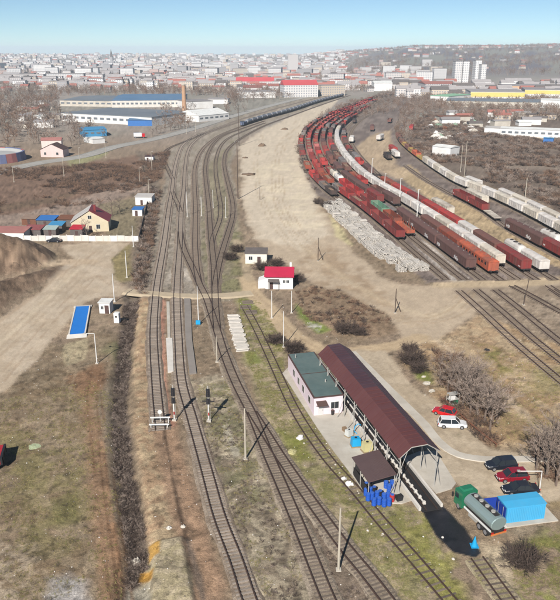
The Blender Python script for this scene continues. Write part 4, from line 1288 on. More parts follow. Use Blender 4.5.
spots = [(366, 489, 'k'), (370, 488, 'k'), (366, 495, 'b'), (370, 494, 'b'), (374, 493, 'k'), (368, 500, 'b'), (372, 499, 'b'), (377, 498, 'b'), (374, 505, 'b'), (379, 504, 'b'), (384, 500, 'b'), (384, 506, 'b'), (389, 505, 'b'),
         (388, 499, 'b'), (392, 501, 'r'), (380, 497, 'k'), (386, 487.5, 'b'), (392, 487, 'b'), (389, 491, 'b')]
ib = ik = 0
for px, py, c in spots:
    g = G(px, py, .16)
    if c == 'r': lb = 'red drum among the blue ones at the platform edge'
    elif c == 'k': lb = f'{ordn(ik)} black drum counted along the drum cluster from the platform side'; ik += 1
    elif py < 492 and px > 380: lb = f'blue drum under the lean-to roof, {ordn([386, 392, 389].index(px))} of three'
    else: lb = f'{ordn(ib)} blue drum of the cluster at the platform edge'; ib += 1
    z = .16
    t = spawn('drum', [('drum_body', DRUM[c]), ('lid', DL)], lb, 'drum', (g[0], g[1], z), random.uniform(0, 6), 'drums by the canopy', scale=1.12)
    t.rotation_euler.x = random.uniform(-.02, .02)
def tank_cage(px, py, lb, m, s=1.0):
    g = G(px, py, .16)
    t = thing('storage_tank', lb, 'tank', (g[0], g[1], .16), random.uniform(0, 1), scale=s)
    b = MB(); b.box(-.55, .55, -.45, .45, .18, 1.15, .05); b.build('tank_body', m, t)
    b = MB(); b.box(-.6, .6, -.5, .5, 0, .14); b.build('pallet', mat('pallet_wood', C(170, 150, 120), .9), t)
    b = MB(); b.bar((0, 0, 1.13), (0, 0, 1.22), .15, n=10); b.build('lid', M_blk, t)
tank_cage(355.5, 446, 'bright blue tank standing beside the canopy struts', M_cyan, 1.25)
tank_cage(367, 451, 'yellowish tank beside the lean-to roof', mat('yellow_plastic', C(214, 204, 150), .6, .1), 1.35)
tank_cage(349, 436, 'pale tank by the canopy posts next to the pink building', mat('pale_plastic', C(214, 216, 210), .6, .1), 1.0)
def crate(px, py, lb, col, s=(.8, .6, .6)):
    g = G(px, py, .16)
    t = thing('crate', lb, 'crate', (g[0], g[1], .16), random.uniform(0, 3))
    m = mat('crate_' + '_'.join(str(int(c * 99)) for c in col), col, .8, .15)
    for z in (0, .5):
        b = MB(); b.box(-s[0] / 2, s[0] / 2, -s[1] / 2, s[1] / 2, z * s[2] + .003, z * s[2] + s[2] * .44); b.build('slat', m, t)
    for sx in (-1, 1):
        b = MB(); b.box(sx * s[0] / 2 - .03, sx * s[0] / 2 + .03, -s[1] / 2 - .02, s[1] / 2 + .02, 0, s[2] * 1.02); b.build('slat', m, t)
crate(363, 468, 'white and red crate on the platform by the lean-to', C(226, 190, 180))
crate(372, 479, 'grey crate leaning by the lean-to side panel', C(170, 168, 160), (.9, .7, .7))
crate(399, 500, 'black box at the end of the drum cluster', C(50, 48, 50), (.7, .6, .8))
crate(345, 431, 'brown crate under the canopy struts', C(150, 126, 100))
g = G(357, 434, .16)
t = thing('hose_reel', 'cyan hose hanging by the bright blue tank', 'hose', (g[0], g[1], .16))
b = MB()
pts = [(0, 0, 0.05), (-.5, .1, .5), (-.3, .3, 1.2), (.2, .4, 1.6), (.6, .5, 1.3)]
for a, c in zip(pts, pts[1:]): b.bar(a, c, .07, n=6)
b.build('hose', M_cyan, t)
g = G(332.5, 414.5, .16)
t = thing('litter_bin', 'small dark bin outside the pink building', 'bin', (g[0], g[1], .16))
b = MB(); b.bar((0, 0, 0), (0, 0, .8), .22, .27, n=10); b.build('bin_body', M_dark, t)
b = MB(); b.bar((0, 0, .803), (0, 0, .88), .29, .2, n=10); b.build('lid', M_edge, t)
# white rubbish bag and straw heap in the grass
M_bag = mat('white_sack', C(246, 240, 236), .7, .05)
def lump(name, lb, cat, px, py, r, h, m, seed, z=0):
    g = G(px, py, z)
    rr = random.Random(seed)
    b = MB()
    n = 10
    rings = []
    for i, (k, zz) in enumerate(((1.0, 0), (1.05, .25), (.85, .6), (.5, .9), (.15, 1.0))):
        rings.append([(r * k * math.cos(2 * math.pi * j / n) * rr.uniform(.6, 1.35), r * k * math.sin(2 * math.pi * j / n) * rr.uniform(.6, 1.35), h * zz * rr.uniform(.7, 1.3)) for j in range(n)])
    b.loft(rings)
    o = b.build(name, m, None, name == 'earth_heap')
    o.location = (g[0], g[1], z + tz(*g) - .05)
    return tag(o, lb, cat)
lump('rubbish_sack', 'white sack lying in the grass by the overgrown siding', 'sack', 300.5, 438, .6, .5, M_bag, 1)
lump('straw_heap', 'pale straw heap in the grass below the white sack', 'heap', 292, 452, .7, .3, mat('straw', C(196, 188, 136), .95, .2), 2)
lump('rubbish_sack', 'pile of pale sacks on the grass by the platform edge', 'sack', 349, 484, .55, .4, M_bag, 3)
lump('rubbish_sack', 'pale sack beside the sack pile at the platform edge', 'sack', 344, 479, .4, .35, M_bag, 4)
lump('plastic_sheet', 'pale green plastic sheet lying in the field', 'sheet', 33, 447, .9, .12, mat('green_plastic', C(190, 200, 160), .6, .1), 5)
lump('boulder', 'white broken concrete lump at the foot of the dirt ramp', 'rubble', 169, 528, .35, .3, M_concw, 6)
lump('boulder', 'grey broken concrete lump beside the old track end', 'rubble', 183, 527, .3, .3, M_concr, 7)
lump('boulder', 'grey bundle of sticks and rubble in the ditch', 'rubble', 136, 556, .6, .5, M_concr, 8)

for k_, (x, y, r_, h_, lb) in enumerate(((262, 146, 2.6, 1.6, 'dark earth heap on the sandy field near the far mast'), (249.5, 174.5, 3.2, .7, 'flat dark earth heap in the middle of the sandy field'), (284.5, 129.5, 2.6, 1.3, 'dark earth heap at the far end of the sandy field'), (245, 158, 1.6, .6, 'small dark earth heap at the track edge of the sandy field'))):
    lump('earth_heap', lb, 'heap', x, y, r_, h_, mat('dark_earth', C(134, 112, 92), .95, .25, .8, bump=.6), 20 + k_)
for k_, (x, y, r_, lb) in enumerate(((427, 383, .9, 'white rubble heap beside the drive below the dark bush'), (432, 391, .7, 'smaller white rubble heap by the metal rack'), (424, 377, .5, 'lone pale stone heap next to the dark bush on the drive'), (487, 350, .8, 'dark charred heap on the waste ground'))):
    lump('rubble_heap', lb, 'rubble', x, y, r_ * .8, .28, M_concr if k_ < 3 else M_dark, 30 + k_)
# ------------------------------------------------------------------ vehicles
M_tyre = mat('tyre_rubber', C(48, 46, 46), .9, .1)
M_rim = mat('wheel_rim', C(170, 170, 172), .4, .05, metal=.4)
M_lamp = mat('lamp_glass', C(230, 230, 226), .2, .02)
M_tail = mat('tail_lamp', C(190, 40, 40), .3, .02)
def carpaint(name, col):
    m = mat(name, col, .28, .03, .5, spec=.5)
    m.node_tree.nodes['Principled BSDF'].inputs['Coat Weight'].default_value = .6
    m.node_tree.nodes['Principled BSDF'].inputs['Coat Roughness'].default_value = .08
    return m
_wh = {}
def wheel_meshes(r, w=.22):
    k = (round(r, 2), w)
    if k not in _wh:
        b = MB(); b.bar((0, -w / 2, 0), (0, w / 2, 0), r, n=18)
        c = MB(); c.bar((0, -w / 2 - .012, 0), (0, w / 2 + .012, 0), r * .62, n=12)
        _wh[k] = (b.mesh('tyre', M_tyre), c.mesh('rim', M_rim))
    return _wh[k]
def wheel(parent, x, y, r, w=.22):
    e = bpy.data.objects.new('wheel', None); COL.objects.link(e); e.parent = parent; e.location = (x, y, r)
    a, c = wheel_meshes(r, w)
    link('tyre', a, e); link('rim', c, e)
def car(label, px, py, heading, paint, style='suv', L=4.4, W=1.8, z=0.0):
    g = G(px, py)
    t = thing('parked_car', label, 'car', (g[0], g[1], z + tz(*g)), heading, 'parked cars')
    sc = L / 4.4
    H = {'suv': 1.62, 'sedan': 1.44, 'hatch': 1.48}[style]
    # lower body as a loft along x (front = +x)
    def ring(x, hw, zb, zt, r=.10):
        return [(x, -hw, zb + .05), (x, -hw * 1.0, zt - r), (x, -hw + r * .9, zt), (x, hw - r * .9, zt), (x, hw, zt - r), (x, hw, zb + .05), (x, hw - .12, zb), (x, -hw + .12, zb)]
    hw = W / 2
    belt = .92 if style == 'suv' else .84
    stations = [(-2.2, hw * .82, .42, belt * .86), (-2.1, hw * .94, .26, belt * .98), (-1.5, hw, .22, belt), (0, hw, .2, belt), (1.0, hw, .22, belt * .99), (1.6, hw * .97, .24, belt * .93), (2.05, hw * .88, .28, belt * .82), (2.2, hw * .74, .38, belt * .66)]
    b = MB(); b.loft([ring(x * sc, h_, zb, zt) for x, h_, zb, zt in stations]); b.build('body', paint, t, False)
    # glasshouse
    rear = {'suv': -2.0, 'sedan': -1.55, 'hatch': -1.95}[style]
    rtop = {'suv': -1.7, 'sedan': -.85, 'hatch': -1.45}[style]
    gb = MB()
    gb.loft([[(x0 * sc, -hw * .93 * k, z_), (x1 * sc, -hw * .93 * k, z_), (x1 * sc, hw * .93 * k, z_), (x0 * sc, hw * .93 * k, z_)] for (x0, x1, z_, k) in ((rear, 1.15, belt - .02, 1), (rtop - .02, .42, H - .05, .8))])
    gb.build('glasshouse', M_glass, t)
    rb = MB()
    rb.loft([[(rtop * sc - .06, -hw * .76, H - .055), (.46 * sc, -hw * .76, H - .055), (.46 * sc, hw * .76, H - .055), (rtop * sc - .06, hw * .76, H - .055)], [(rtop * sc + .1, -hw * .68, H), (.3 * sc, -hw * .68, H), (.3 * sc, hw * .68, H), (rtop * sc + .1, hw * .68, H)]])
    for sg in (-1, 1):
        for xa, xb in ((1.15, .42), (-.25, -.28), (rear, rtop)):
            rb.bar((xa * sc, sg * hw * .935, belt - .02), (xb * sc, sg * hw * .755, H - .05), .045, n=4)
    rb.build('roof', paint, t)
    for x, nm in ((-2.2, 'rear_plate'), (2.2, 'front_plate')):
        l = MB(); l.box(x * sc - .03, x * sc + .03, -.26, .26, .46, .57); l.build('number_plate', M_white, t)
        l = MB(); l.box(x * sc - .07, x * sc + .07, -hw * .86, hw * .86, .3, .42); l.build('bumper', M_dark, t)
    for sx in (-.28, .62):
        for sg in (-1, 1):
            l = MB(); l.box(sx * sc - .012, sx * sc + .012, sg * hw - .006, sg * hw + .006, .3, belt - .1); l.build('door_seam', M_dark, t)
    for sx in (-1.35, 1.38):
        for sg in (-1, 1):
            wheel(t, sx * sc, sg * (hw - .1), .34 if style == 'suv' else .31)
    for sg in (-1, 1):
        l = MB(); l.box(2.06 * sc, 2.16 * sc, sg * hw * .62 - .16, sg * hw * .62 + .16, .58, .72); l.build('headlight', M_lamp, t)
        l = MB(); l.box(-2.2 * sc, -2.1 * sc, sg * hw * .78 - .1, sg * hw * .78 + .1, .62, .86); l.build('tail_light', M_tail, t)
        l = MB(); l.box(.72 * sc, .88 * sc, sg * (hw + .1) - .09, sg * (hw + .1) + .09, belt, belt + .16); l.build('mirror', paint, t)
    return t
P_blk, P_red, P_wht, P_mar = carpaint('black_car_paint', C(36, 40, 50)), carpaint('red_car_paint', C(216, 28, 34)), carpaint('white_car_paint', C(244, 244, 244)), carpaint('dark_red_car_paint', C(150, 26, 42))
car('black off-road car, topmost of the three beside the blue container', 501, 467.5, R(188), P_blk, 'suv', 4.5)
car('dark red car parked between the two black ones', 512, 479.5, R(186), P_mar, 'suv', 4.45)
car('black saloon parked just behind the blue container', 520, 492, R(184), P_blk, 'sedan', 4.9)
car('bright red car beside the white one under the bare trees', 444.5, 414.5, R(150), P_red, 'hatch', 3.9, 1.7)
car('white estate car in front of the bright red one', 452, 426.5, R(-6), P_wht, 'suv', 4.6)
car('black car parked by the white fence of the yellow house', 54, 242, R(178), P_blk, 'sedan', 4.5)

# tanker lorry
ta, tb = G(461, 503), G(497, 537)
th = math.atan2(ta[1] - tb[1], ta[0] - tb[0])
tl = thing('tanker_lorry', 'green tanker lorry with silver tank beside the blue container', 'lorry', ((ta[0] + tb[0]) / 2, (ta[1] + tb[1]) / 2, 0.02), th)
M_green = carpaint('green_cab_paint', C(44, 128, 92))
M_silver = mat('tank_aluminium', C(176, 196, 192), .35, .08, .5, metal=.5)
Lt = 7.9
b = MB()
x0, x1 = Lt / 2 - 1.85, Lt / 2
b.loft([[(x0, -1.2, .55), (x0, 1.2, .55), (x0, 1.2, 2.75), (x0, -1.2, 2.75)], [(x1 - .25, -1.2, .5), (x1 - .25, 1.2, .5), (x1 - .25, 1.18, 2.72), (x1 - .25, -1.18, 2.72)], [(x1, -1.12, .5), (x1, 1.12, .5), (x1 - .12, 1.05, 1.6), (x1 - .12, -1.05, 1.6)]])
cab = b.build('cab', M_green, tl)
b = MB(); b.quad((x1 - .10, -1.05, 1.55), (x1 - .10, 1.05, 1.55), (x1 - .22, 1.02, 2.45), (x1 - .22, -1.02, 2.45)); b.build('windscreen', M_glass, cab)
for sg in (-1, 1):
    b = MB(); b.box(x1 - 1.1, x1 - .4, sg * 1.2 - .02, sg * 1.2 + .02, 1.6, 2.3); b.build('side_window', M_glass, cab)
    b = MB(); b.box(x1 - .15, x1 - .05, sg * 1.42 - .1, sg * 1.42 + .1, 1.5, 2.1); b.build('mirror', M_dark, cab)
    b = MB(); b.box(x1 - .08, x1 + .02, sg * .9 - .16, sg * .9 + .16, .62, .82); b.build('headlight', M_lamp, cab)
b = MB(); b.box(x1 - 1.5, x1 - .4, -.8, .8, 2.753, 2.98, .12); b.build('roof_fairing', M_green, cab)
b = MB(); b.box(-Lt / 2, x1 - .4, -.45, .45, .55, .85); b.build('chassis', M_dark, tl)
b = MB()
n = 18
def tr(x, k):
    return [(x, 1.18 * k * math.cos(2 * math.pi * i / n), 1.95 + .92 * k * math.sin(2 * math.pi * i / n)) for i in range(n)]
b.loft([tr(-Lt / 2 + .08, .9), tr(-Lt / 2 + .16, 1), tr(x0 - .35, 1), tr(x0 - .25, .9)])
tk = b.build('tank', M_silver, tl, False)
b = MB()
for y in (-.35, .35): b.bar((-Lt / 2 + .5, y, 2.92), (x0 - .6, y, 2.92), .03, n=4)
b.box(-Lt / 2 + .5, x0 - .6, -.3, .3, 2.86, 2.90)
b.build('catwalk', M_dark, tk)
for x in (-2.6, -1.4, -.2, .9):
    b = MB(); b.bar((x, 0, 2.88), (x, 0, 3.05), .28, n=10); b.build('hatch', M_frame, tk)
for sg in (-1, 1):
    b = MB(); b.box(-Lt / 2 + .1, x0 - .5, sg * 1.17 - .04, sg * 1.17 + .04, 1.02, 1.3); b.build('side_guard', M_white, tl)
    b = MB(); b.box(-1.0, .6, sg * 1.05 - .14, sg * 1.05 + .14, .5, .98); b.build('locker', M_frame, tl)
    b = MB(); b.box(-Lt / 2 - .06, -Lt / 2, sg * .95 - .18, sg * .95 + .18, .78, 1.0); b.build('tail_light', M_tail, tl)
    for x in (x1 - 1.15, -1.75, -3.0):
        wheel(tl, x, sg * 1.02, .5, .34 if x > 0 else .5)
b = MB(); b.box(-Lt / 2 - .08, -Lt / 2 - .003, -1.15, 1.15, .55, .76); b.build('bumper', mat('bumper_orange', C(222, 130, 70), .6), tl)

# rear of a lorry at the edge of the field
ga_ = G(-5, 466)
lr = thing('parked_lorry', 'red lorry with a black tailgate at the edge of the lower field', 'lorry', (ga_[0], ga_[1], 0), R(12))
b = MB(); b.box(-2.0, 1.05, -1.25, 2.6, .9, 1.9); b.build('cargo_box', carpaint('lorry_red', C(190, 40, 42)), lr)
b = MB(); b.box(1.053, 1.35, -1.3, 2.65, .8, 2.0); tg_ = b.build('tailgate', M_blk, lr)
for y in (-.9, .6, 2.1):
    b = MB(); b.bar((1.4, y, .9), (1.4, y, 1.9), .05, n=5); b.build('lock_bar', M_dark, tg_)
b = MB(); b.box(-2.0, 1.0, -1.0, 2.3, .55, .897); b.build('chassis', M_dark, lr)
for x in (-1.4, .3):
    for y in (-1.0, 2.3): wheel(lr, x, y, .5, .4)

# blue container on a concrete slab
M_cblue = mat('light_blue_sheet', C(76, 186, 236), .55, .06, .4, dirt=C(100, 176, 214), dirt_amt=.5)
M_dblue = mat('dark_blue_sheet', C(38, 70, 168), .55, .08, .4)
c0, c1 = G(505.5, 524.5), G(544, 519.5)
kz = math.atan2(c1[1] - c0[1], c1[0] - c0[0])
kl = math.hypot(c1[0] - c0[0], c1[1] - c0[1])
sl = thing('concrete_slab', 'concrete slab under the light blue container', 'slab', (c0[0], c0[1], 0), kz)
b = MB(); b.box(-.6, kl + 1.6, -.7, 2.9, -.2, .16); b.build('slab_top', M_concr, sl)
ct = thing('blue_container', 'light blue metal container behind the tanker lorry', 'container', (c0[0], c0[1], .163), kz)
b = MB(); b.box(0, kl, 0, 2.5, 0, 2.25)
nr = 22
for i in range(nr):
    x = .12 + i * (kl - .24) / (nr - 1)
    b.box(x - .07, x + .07, -.05, 0.02, .12, 2.12)
b.build('wall', M_cblue, ct)
b = MB(); b.loft([[(-.08, -.08, 2.253), (-.08, 2.58, 2.253), (-.08, 2.58, 2.33), (-.08, 1.25, 2.42), (-.08, -.08, 2.33)], [(kl + .08, -.08, 2.253), (kl + .08, 2.58, 2.253), (kl + .08, 2.58, 2.33), (kl + .08, 1.25, 2.42), (kl + .08, -.08, 2.33)]]); b.build('roof', M_cblue, ct)
for s_, ang in ((0, 0), (1, 0)):
    b = MB(); b.box(-.16, -.10, .08 + s_ * 1.2, 1.14 + s_ * 1.2, .05, 2.2); d = b.build('door', M_dblue, ct)
    b = MB(); b.bar((-.2, .6 + s_ * 1.2, .2), (-.2, .6 + s_ * 1.2, 2.1), .03, n=5); b.build('lock_bar', M_frame, d)
# open dark blue door leaf
b = MB(); b.box(-2.3, -.2, 2.42, 2.48, .05, 2.3); b.build('open_door', M_dblue, ct)
# cyan cone
g = G(474.3, 546)
cn_ = thing('marker_cone', 'bright cyan cone standing at the end of the black tar', 'cone', (g[0], g[1], 0), scale=1.45)
b = MB(); b.bar((0, 0, .06), (0, 0, .95), .26, .03, n=14); b.build('cone_body', M_cyan, cn_)
b = MB(); b.box(-.32, .32, -.32, .32, 0, .057); b.build('base', M_cyan, cn_)

# gas cage and stacked junk beside the red car
g = G(452.5, 404)
jc = thing('metal_rack', 'grey metal rack with green box beside the bright red car', 'rack', (g[0], g[1], 0), R(20))
for x in (-.9, .9):
    for y in (-.5, .5):
        b = MB(); b.bar((x, y, 0), (x, y, 2.1), .05); b.build('post', M_frame, jc)
for z in (.1, 1.0, 2.0):
    b = MB(); b.box(-.95, .95, -.55, .55, z, z + .05); b.build('shelf', M_frame, jc)
b = MB(); b.box(-.6, .2, -.4, .4, 1.053, 1.7); b.build('box', M_wht, jc)
b = MB(); b.box(.1, .8, -.4, .4, .153, .8); b.build('box', M_green, jc)
# rusty pipe barrier
pbp = Path.px([(443, 401), (460, 417), (478, 433), (496, 447)], 1.0)
rb = thing('pipe_barrier', 'rusty low pipe barrier running below the bare trees', 'barrier', (float(pbp.p[0][0]), float(pbp.p[0][1]), 0))
o0 = pbp.p[0]
M_rust = mat('rust_steel', C(126, 84, 64), .85, .2, 1.0)
b = MB()
for i in range(len(pbp.p) - 1):
    a, c = pbp.p[i] - o0, pbp.p[i + 1] - o0
    b.bar((a[0], a[1], .55), (c[0], c[1], .55), .12, n=7)
b.build('pipe', M_rust, rb)
for i in range(0, len(pbp.p), 3):
    a = pbp.p[i] - o0
    b = MB(); b.bar((a[0], a[1], -.1), (a[0], a[1], .5), .07, n=6); b.build('post', M_rust, rb)
# kerb of the yard drive
kp = Path.px([(352, 352), (372, 372), (398, 398), (424, 424), (440, 443), (456, 454), (480, 459), (515, 459.5), (548, 459)], 1.0)
kb = sheet_path('kerb', kp.offset(0), .75, -.1, .12, M_concr, None, 0.05, .05)
tag(kb, kind='structure')

# ------------------------------------------------------------------ small houses
M_yel = mat('yellow_render', C(230, 216, 186), .9, .08, .4, dirt=C(206, 188, 150), dirt_amt=.5)
M_redr = roof_metal('red_roof_sheet', C(150, 54, 56), C(126, 56, 54))
M_mag = roof_metal('crimson_roof_sheet', C(196, 40, 76), C(170, 40, 66))
M_greyr = roof_metal('grey_roof_sheet', C(206, 200, 192), C(180, 174, 164))
M_slate = mat('slate_roof', C(112, 104, 100), .9, .2, .6)
M_bluer = mat('blue_roof_sheet', C(74, 150, 196), .6, .1, .5)
M_bluet = mat('blue_tarpaulin', C(60, 120, 190), .6, .12, .5)
def gable_house(name, lb, cat, o, rz, W, L, H, rise, wm, rm, rm2=None, over=.35, group=None, wins=(), door=None, chim=None):
    """gable end on local y=0; ridge along y"""
    t = thing(name, lb, cat, (o[0], o[1], 0), rz, group)
    b = MB()
    b.loft([[(0, y, -.3), (W, y, -.3), (W, y, H), (W / 2, y, H + rise), (0, y, H)] for y in (0, L)])
    b.build('wall', wm, t)
    for k, (m) in enumerate((rm2 or rm, rm)):
        xa, xb = ((-over, W / 2) if k == 0 else (W + over, W / 2))
        za = H - over * rise / (W / 2)
        b = MB()
        b.loft([[(xa, y, za + .01), (xb, y, H + rise + .01), (xb, y, H + rise + .13), (xa, y, za + .13)] for y in (-over, L + over)])
        b.build('roof', m, t)
    for w_ in wins:
        window(t, *w_)
    if door:
        x, z = door
        b = MB(); b.box(x, x + .95, -.05, .03, 0, 2.05); d = b.build('door', M_edge, t)
        b = MB(); b.box(x + .75, x + .82, -.09, -.053, 1, 1.1); b.build('door_handle', M_frame, d)
    if chim:
        x, y = chim
        b = MB(); b.box(x, x + .7, y, y + .7, H + rise - 1.2, H + rise + 1.0); b.box(x - .08, x + .78, y - .08, y + .78, H + rise + 1.003, H + rise + 1.15); b.build('chimney', M_redr, t)
    return t
def flat_hut(name, lb, cat, o, rz, W, L, H, wm, rm, wins=(), door=None, slope=.3, group=None):
    t = thing(name, lb, cat, (o[0], o[1], 0), rz, group)
    b = MB(); b.loft([[(0, 0, -.3), (W, 0, -.3), (W, 0, H), (0, 0, H)], [(0, L, -.3), (W, L, -.3), (W, L, H + slope), (0, L, H + slope)]]); b.build('wall', wm, t)
    b = MB(); b.loft([[(-.2, -.25, H - .01), (W + .2, -.25, H - .01), (W + .2, -.25, H + .12), (-.2, -.25, H + .12)], [(-.2, L + .2, H + slope + .01), (W + .2, L + .2, H + slope + .01), (W + .2, L + .2, H + slope + .14), (-.2, L + .2, H + slope + .14)]]); b.build('roof', rm, t)
    for w_ in wins: window(t, *w_)
    if door is not None:
        b = MB(); b.box(door, door + .95, -.05, .03, 0, 2.0); d = b.build('door', M_edge, t)
        b = MB(); b.box(door + .75, door + .82, -.09, -.053, 1, 1.1); b.build('door_handle', M_frame, d)
    return t
h0 = G(72, 232.5)
gable_house('yellow_house', 'yellow gabled house with a dark red roof behind the white fence', 'house', h0, R(8), 12.0, 9.5, 3.5, 3.7, M_yel, M_redr, M_greyr,
            wins=((3.0, 4.2, 0, 0, 1.0, 2.4, 'y-'), (8.0, 9.2, 0, 0, 1.0, 2.4, 'y-'), (5.5, 6.6, 0, 0, 4.4, 5.5, 'y-')), door=(5.6, 0), chim=(7.2, 3))
h1 = G(265.5, 289)
gable_house  # (flat-roofed lodge below has a single-slope roof)
t = thing('crimson_roof_lodge', 'white lodge with a crimson roof edge beside the dirt crossing', 'house', (h1[0], h1[1], 0), R(-2))
b = MB(); b.box(0, 6.9, 0, 6.5, -.3, 3.4); b.build('wall', M_wht, t)
b = MB(); b.loft([[(-.3, -.45, 3.25), (7.2, -.45, 3.25), (7.2, -.45, 3.4), (-.3, -.45, 3.4)], [(-.3, 3.0, 4.9), (7.2, 3.0, 4.9), (7.2, 3.0, 5.05), (-.3, 3.0, 5.05)]]); b.build('roof', M_mag, t)
b = MB(); b.loft([[(-.3, 7.0, 3.3), (7.2, 7.0, 3.3), (7.2, 7.0, 3.45), (-.3, 7.0, 3.45)], [(-.3, 3.0, 4.9), (7.2, 3.0, 4.9), (7.2, 3.0, 5.05), (-.3, 3.0, 5.05)]]); b.build('roof', M_slate, t)
b = MB(); b.loft([[(0, 0, 3.4), (0, 6.5, 3.4), (0, 3.0, 4.88)], [(6.9, 0, 3.4), (6.9, 6.5, 3.4), (6.9, 3.0, 4.88)]]); b.build('gable', M_wht, t)
b = MB(); b.box(6.0, 6.5, 4.5, 5.0, 4, 5.7); b.build('chimney', M_wht, t)
window(t, 4.4, 5.0, 0, 0, 1.7, 2.4, 'y-'); window(t, 5.3, 5.9, 0, 0, 1.7, 2.4, 'y-')
b = MB(); b.box(1.0, 1.9, -.05, .03, 0, 2.05); d = b.build('door', M_edge, t)
b = MB(); b.box(1.72, 1.8, -.09, -.053, 1, 1.1); b.build('door_handle', M_frame, d)
b = MB(); b.quad((.7, -1.3, 2.3), (3.4, -1.3, 2.3), (3.4, 0, 2.7), (.7, 0, 2.7)); b.box(.7, 3.4, -1.32, -1.26, 2.22, 2.31)
for x in (.8, 3.3): b.bar((x, -1.2, 0), (x, -1.2, 2.3), .05)
b.build('porch', M_slate, t)
b = MB(); b.loft([[(-1.9, .4, -.2), (-.003, .4, -.2), (-.003, .4, 2.6), (-1.9, .4, 1.9)], [(-1.9, 4, -.2), (-.003, 4, -.2), (-.003, 4, 2.6), (-1.9, 4, 1.9)]]); b.build('annex', M_wht, t)
h2 = G(245.3, 263.5)
flat_hut('white_hut', 'small cream hut with a grey roof behind the crimson-roofed lodge', 'hut', h2, R(-1), 6.1, 4.2, 2.9, mat('cream_render', C(244, 238, 222), .9, .05), M_slate, wins=((1.0, 2.0, 0, 0, 1.1, 2.1, 'y-'),), door=3.4, slope=.5)
# kiosk, cabinet, weighbridge
h3 = G(99.5, 313.5)
flat_hut('weigh_kiosk', 'white box kiosk beside the blue weighbridge', 'kiosk', h3, R(-4), 2.5, 2.6, 2.6, M_wht, M_white, wins=((.5, 1.0, 0, 0, 1.1, 1.8, 'y-'),), door=1.3, slope=.05)
h3 = G(114, 323)
t = thing('toilet_cabin', 'narrow white cabin with dark vent beside the kiosk', 'cabin', (h3[0], h3[1], 0), R(-6))
b = MB(); b.box(0, 1.15, 0, 1.15, 0, 2.2); b.build('cabin_wall', M_wht, t)
b = MB(); b.box(-.05, 1.2, -.05, 1.2, 2.203, 2.3, .08); b.build('roof', M_white, t)
b = MB(); b.box(.15, 1.0, -.05, -.003, .1, 2.05); d = b.build('door', M_white, t)
b = MB(); b.box(.35, .8, -.08, -.053, 1.3, 1.75); b.build('vent', M_dark, d)
wa, wb, wc, wd = G(69, 336), G(85, 336), G(90.5, 308), G(75.5, 308)
wz = math.atan2((wd[1] - wa[1]), (wd[0] - wa[0])) - math.pi / 2
wl_ = math.hypot(wd[0] - wa[0], wd[1] - wa[1])
t = thing('weighbridge', 'bright blue weighbridge deck with white concrete ends', 'weighbridge', (wa[0], wa[1], 0), wz)
ww = 3.3
for i in range(6):
    b = MB(); b.box(.15, ww - .15, i * wl_ / 6 + .02, (i + 1) * wl_ / 6 - .02, .1, .36); b.build('deck_plate', mat('bright_blue_paint', C(42, 132, 222), .5, .06, .5), t)
for x in (0, ww):
    b = MB(); b.box(x - .14, x + .14, 0, wl_, 0, .44); b.build('side_beam', M_concw, t)
for y0, y1 in ((-1.5, -.02), (wl_ + .02, wl_ + 1.5)):
    b = MB(); lo_, hi_ = (y0, y1) if y0 < 0 else (y1, y0)
    b.loft([[(-.4, lo_, -.05), (ww + .4, lo_, -.05), (ww + .4, lo_, .05), (-.4, lo_, .05)], [(-.4, hi_, -.05), (ww + .4, hi_, -.05), (ww + .4, hi_, .36), (-.4, hi_, .36)]]); b.build('ramp', M_concw, t)

# fence and sheds of the yellow house
fa, fb = G(24, 241), G(139, 241.5)
n = 16
ft = thing('panel_fence', 'white panel fence in front of the yellow house', 'fence', (fa[0], fa[1], 0), math.atan2(fb[1] - fa[1], fb[0] - fa[0]))
fl_ = math.hypot(fb[0] - fa[0], fb[1] - fa[1])
for i in range(n):
    x = i * fl_ / n
    hh = random.uniform(1.7, 2.0)
    b = MB(); b.box(x + .14, x + fl_ / n - .14, -.05, .05, 0, hh); b.build('panel', M_concw if i % 3 else M_wht, ft)
    b = MB(); b.box(x - .12, x + .12, -.12, .12, 0, hh + .2); b.build('post', M_concw, ft)
fa2, fb2 = G(139, 241), G(149, 199)
ft2 = thing('garden_fence', 'dark fence running beside the track from the white panels', 'fence', (fa2[0], fa2[1], 0), math.atan2(fb2[1] - fa2[1], fb2[0] - fa2[0]))
fl2 = math.hypot(fb2[0] - fa2[0], fb2[1] - fa2[1])
for i in range(14):
    x = i * fl2 / 14
    b = MB(); b.box(x + .1, x + fl2 / 14 - .1, -.04, .04, 0, 1.6); b.build('panel', M_slate, ft2)
    b = MB(); b.box(x - .08, x + .08, -.08, .08, 0, 1.8); b.build('post', M_edge, ft2)
def shed(lb, px, py, W, L, H, wm, rm, rz=-3, slope=.5):
    return flat_hut('shed', lb, 'shed', G(px, py), R(rz), W, L, H, wm, rm, slope=slope, door=W * .4, group='sheds behind the white fence')
M_shr = mat('faded_red_roof', C(176, 120, 112), .85, .15, .6)
t = shed('long white shed with a faded red roof at the end of the fence', -14, 240, 12.5, 6, 2.5, M_wht, M_shr)
shed('low shed with a dull red roof behind the fence', 24, 236.5, 5.6, 4.2, 2.3, M_slate, mat('dull_red_roof', C(150, 84, 84), .8, .2))
shed('small shed under a bright red roof beside the yellow house', 70.5, 237, 4.0, 3.6, 2.6, M_slate, mat('bright_red_roof', C(196, 46, 62), .7, .12))
shed('shed covered by a blue tarpaulin behind the fence', 37, 227, 6, 5, 2.4, M_slate, M_bluet)
shed('shed with a pale cyan roof behind the fence', 49, 232, 4.5, 4, 2.2, M_slate, M_bluer)
shed('grey-roofed shed between the blue and cyan ones', 44, 236, 4.0, 3.0, 2.2, M_slate, mat('grey_green_roof', C(170, 186, 180), .8, .15))
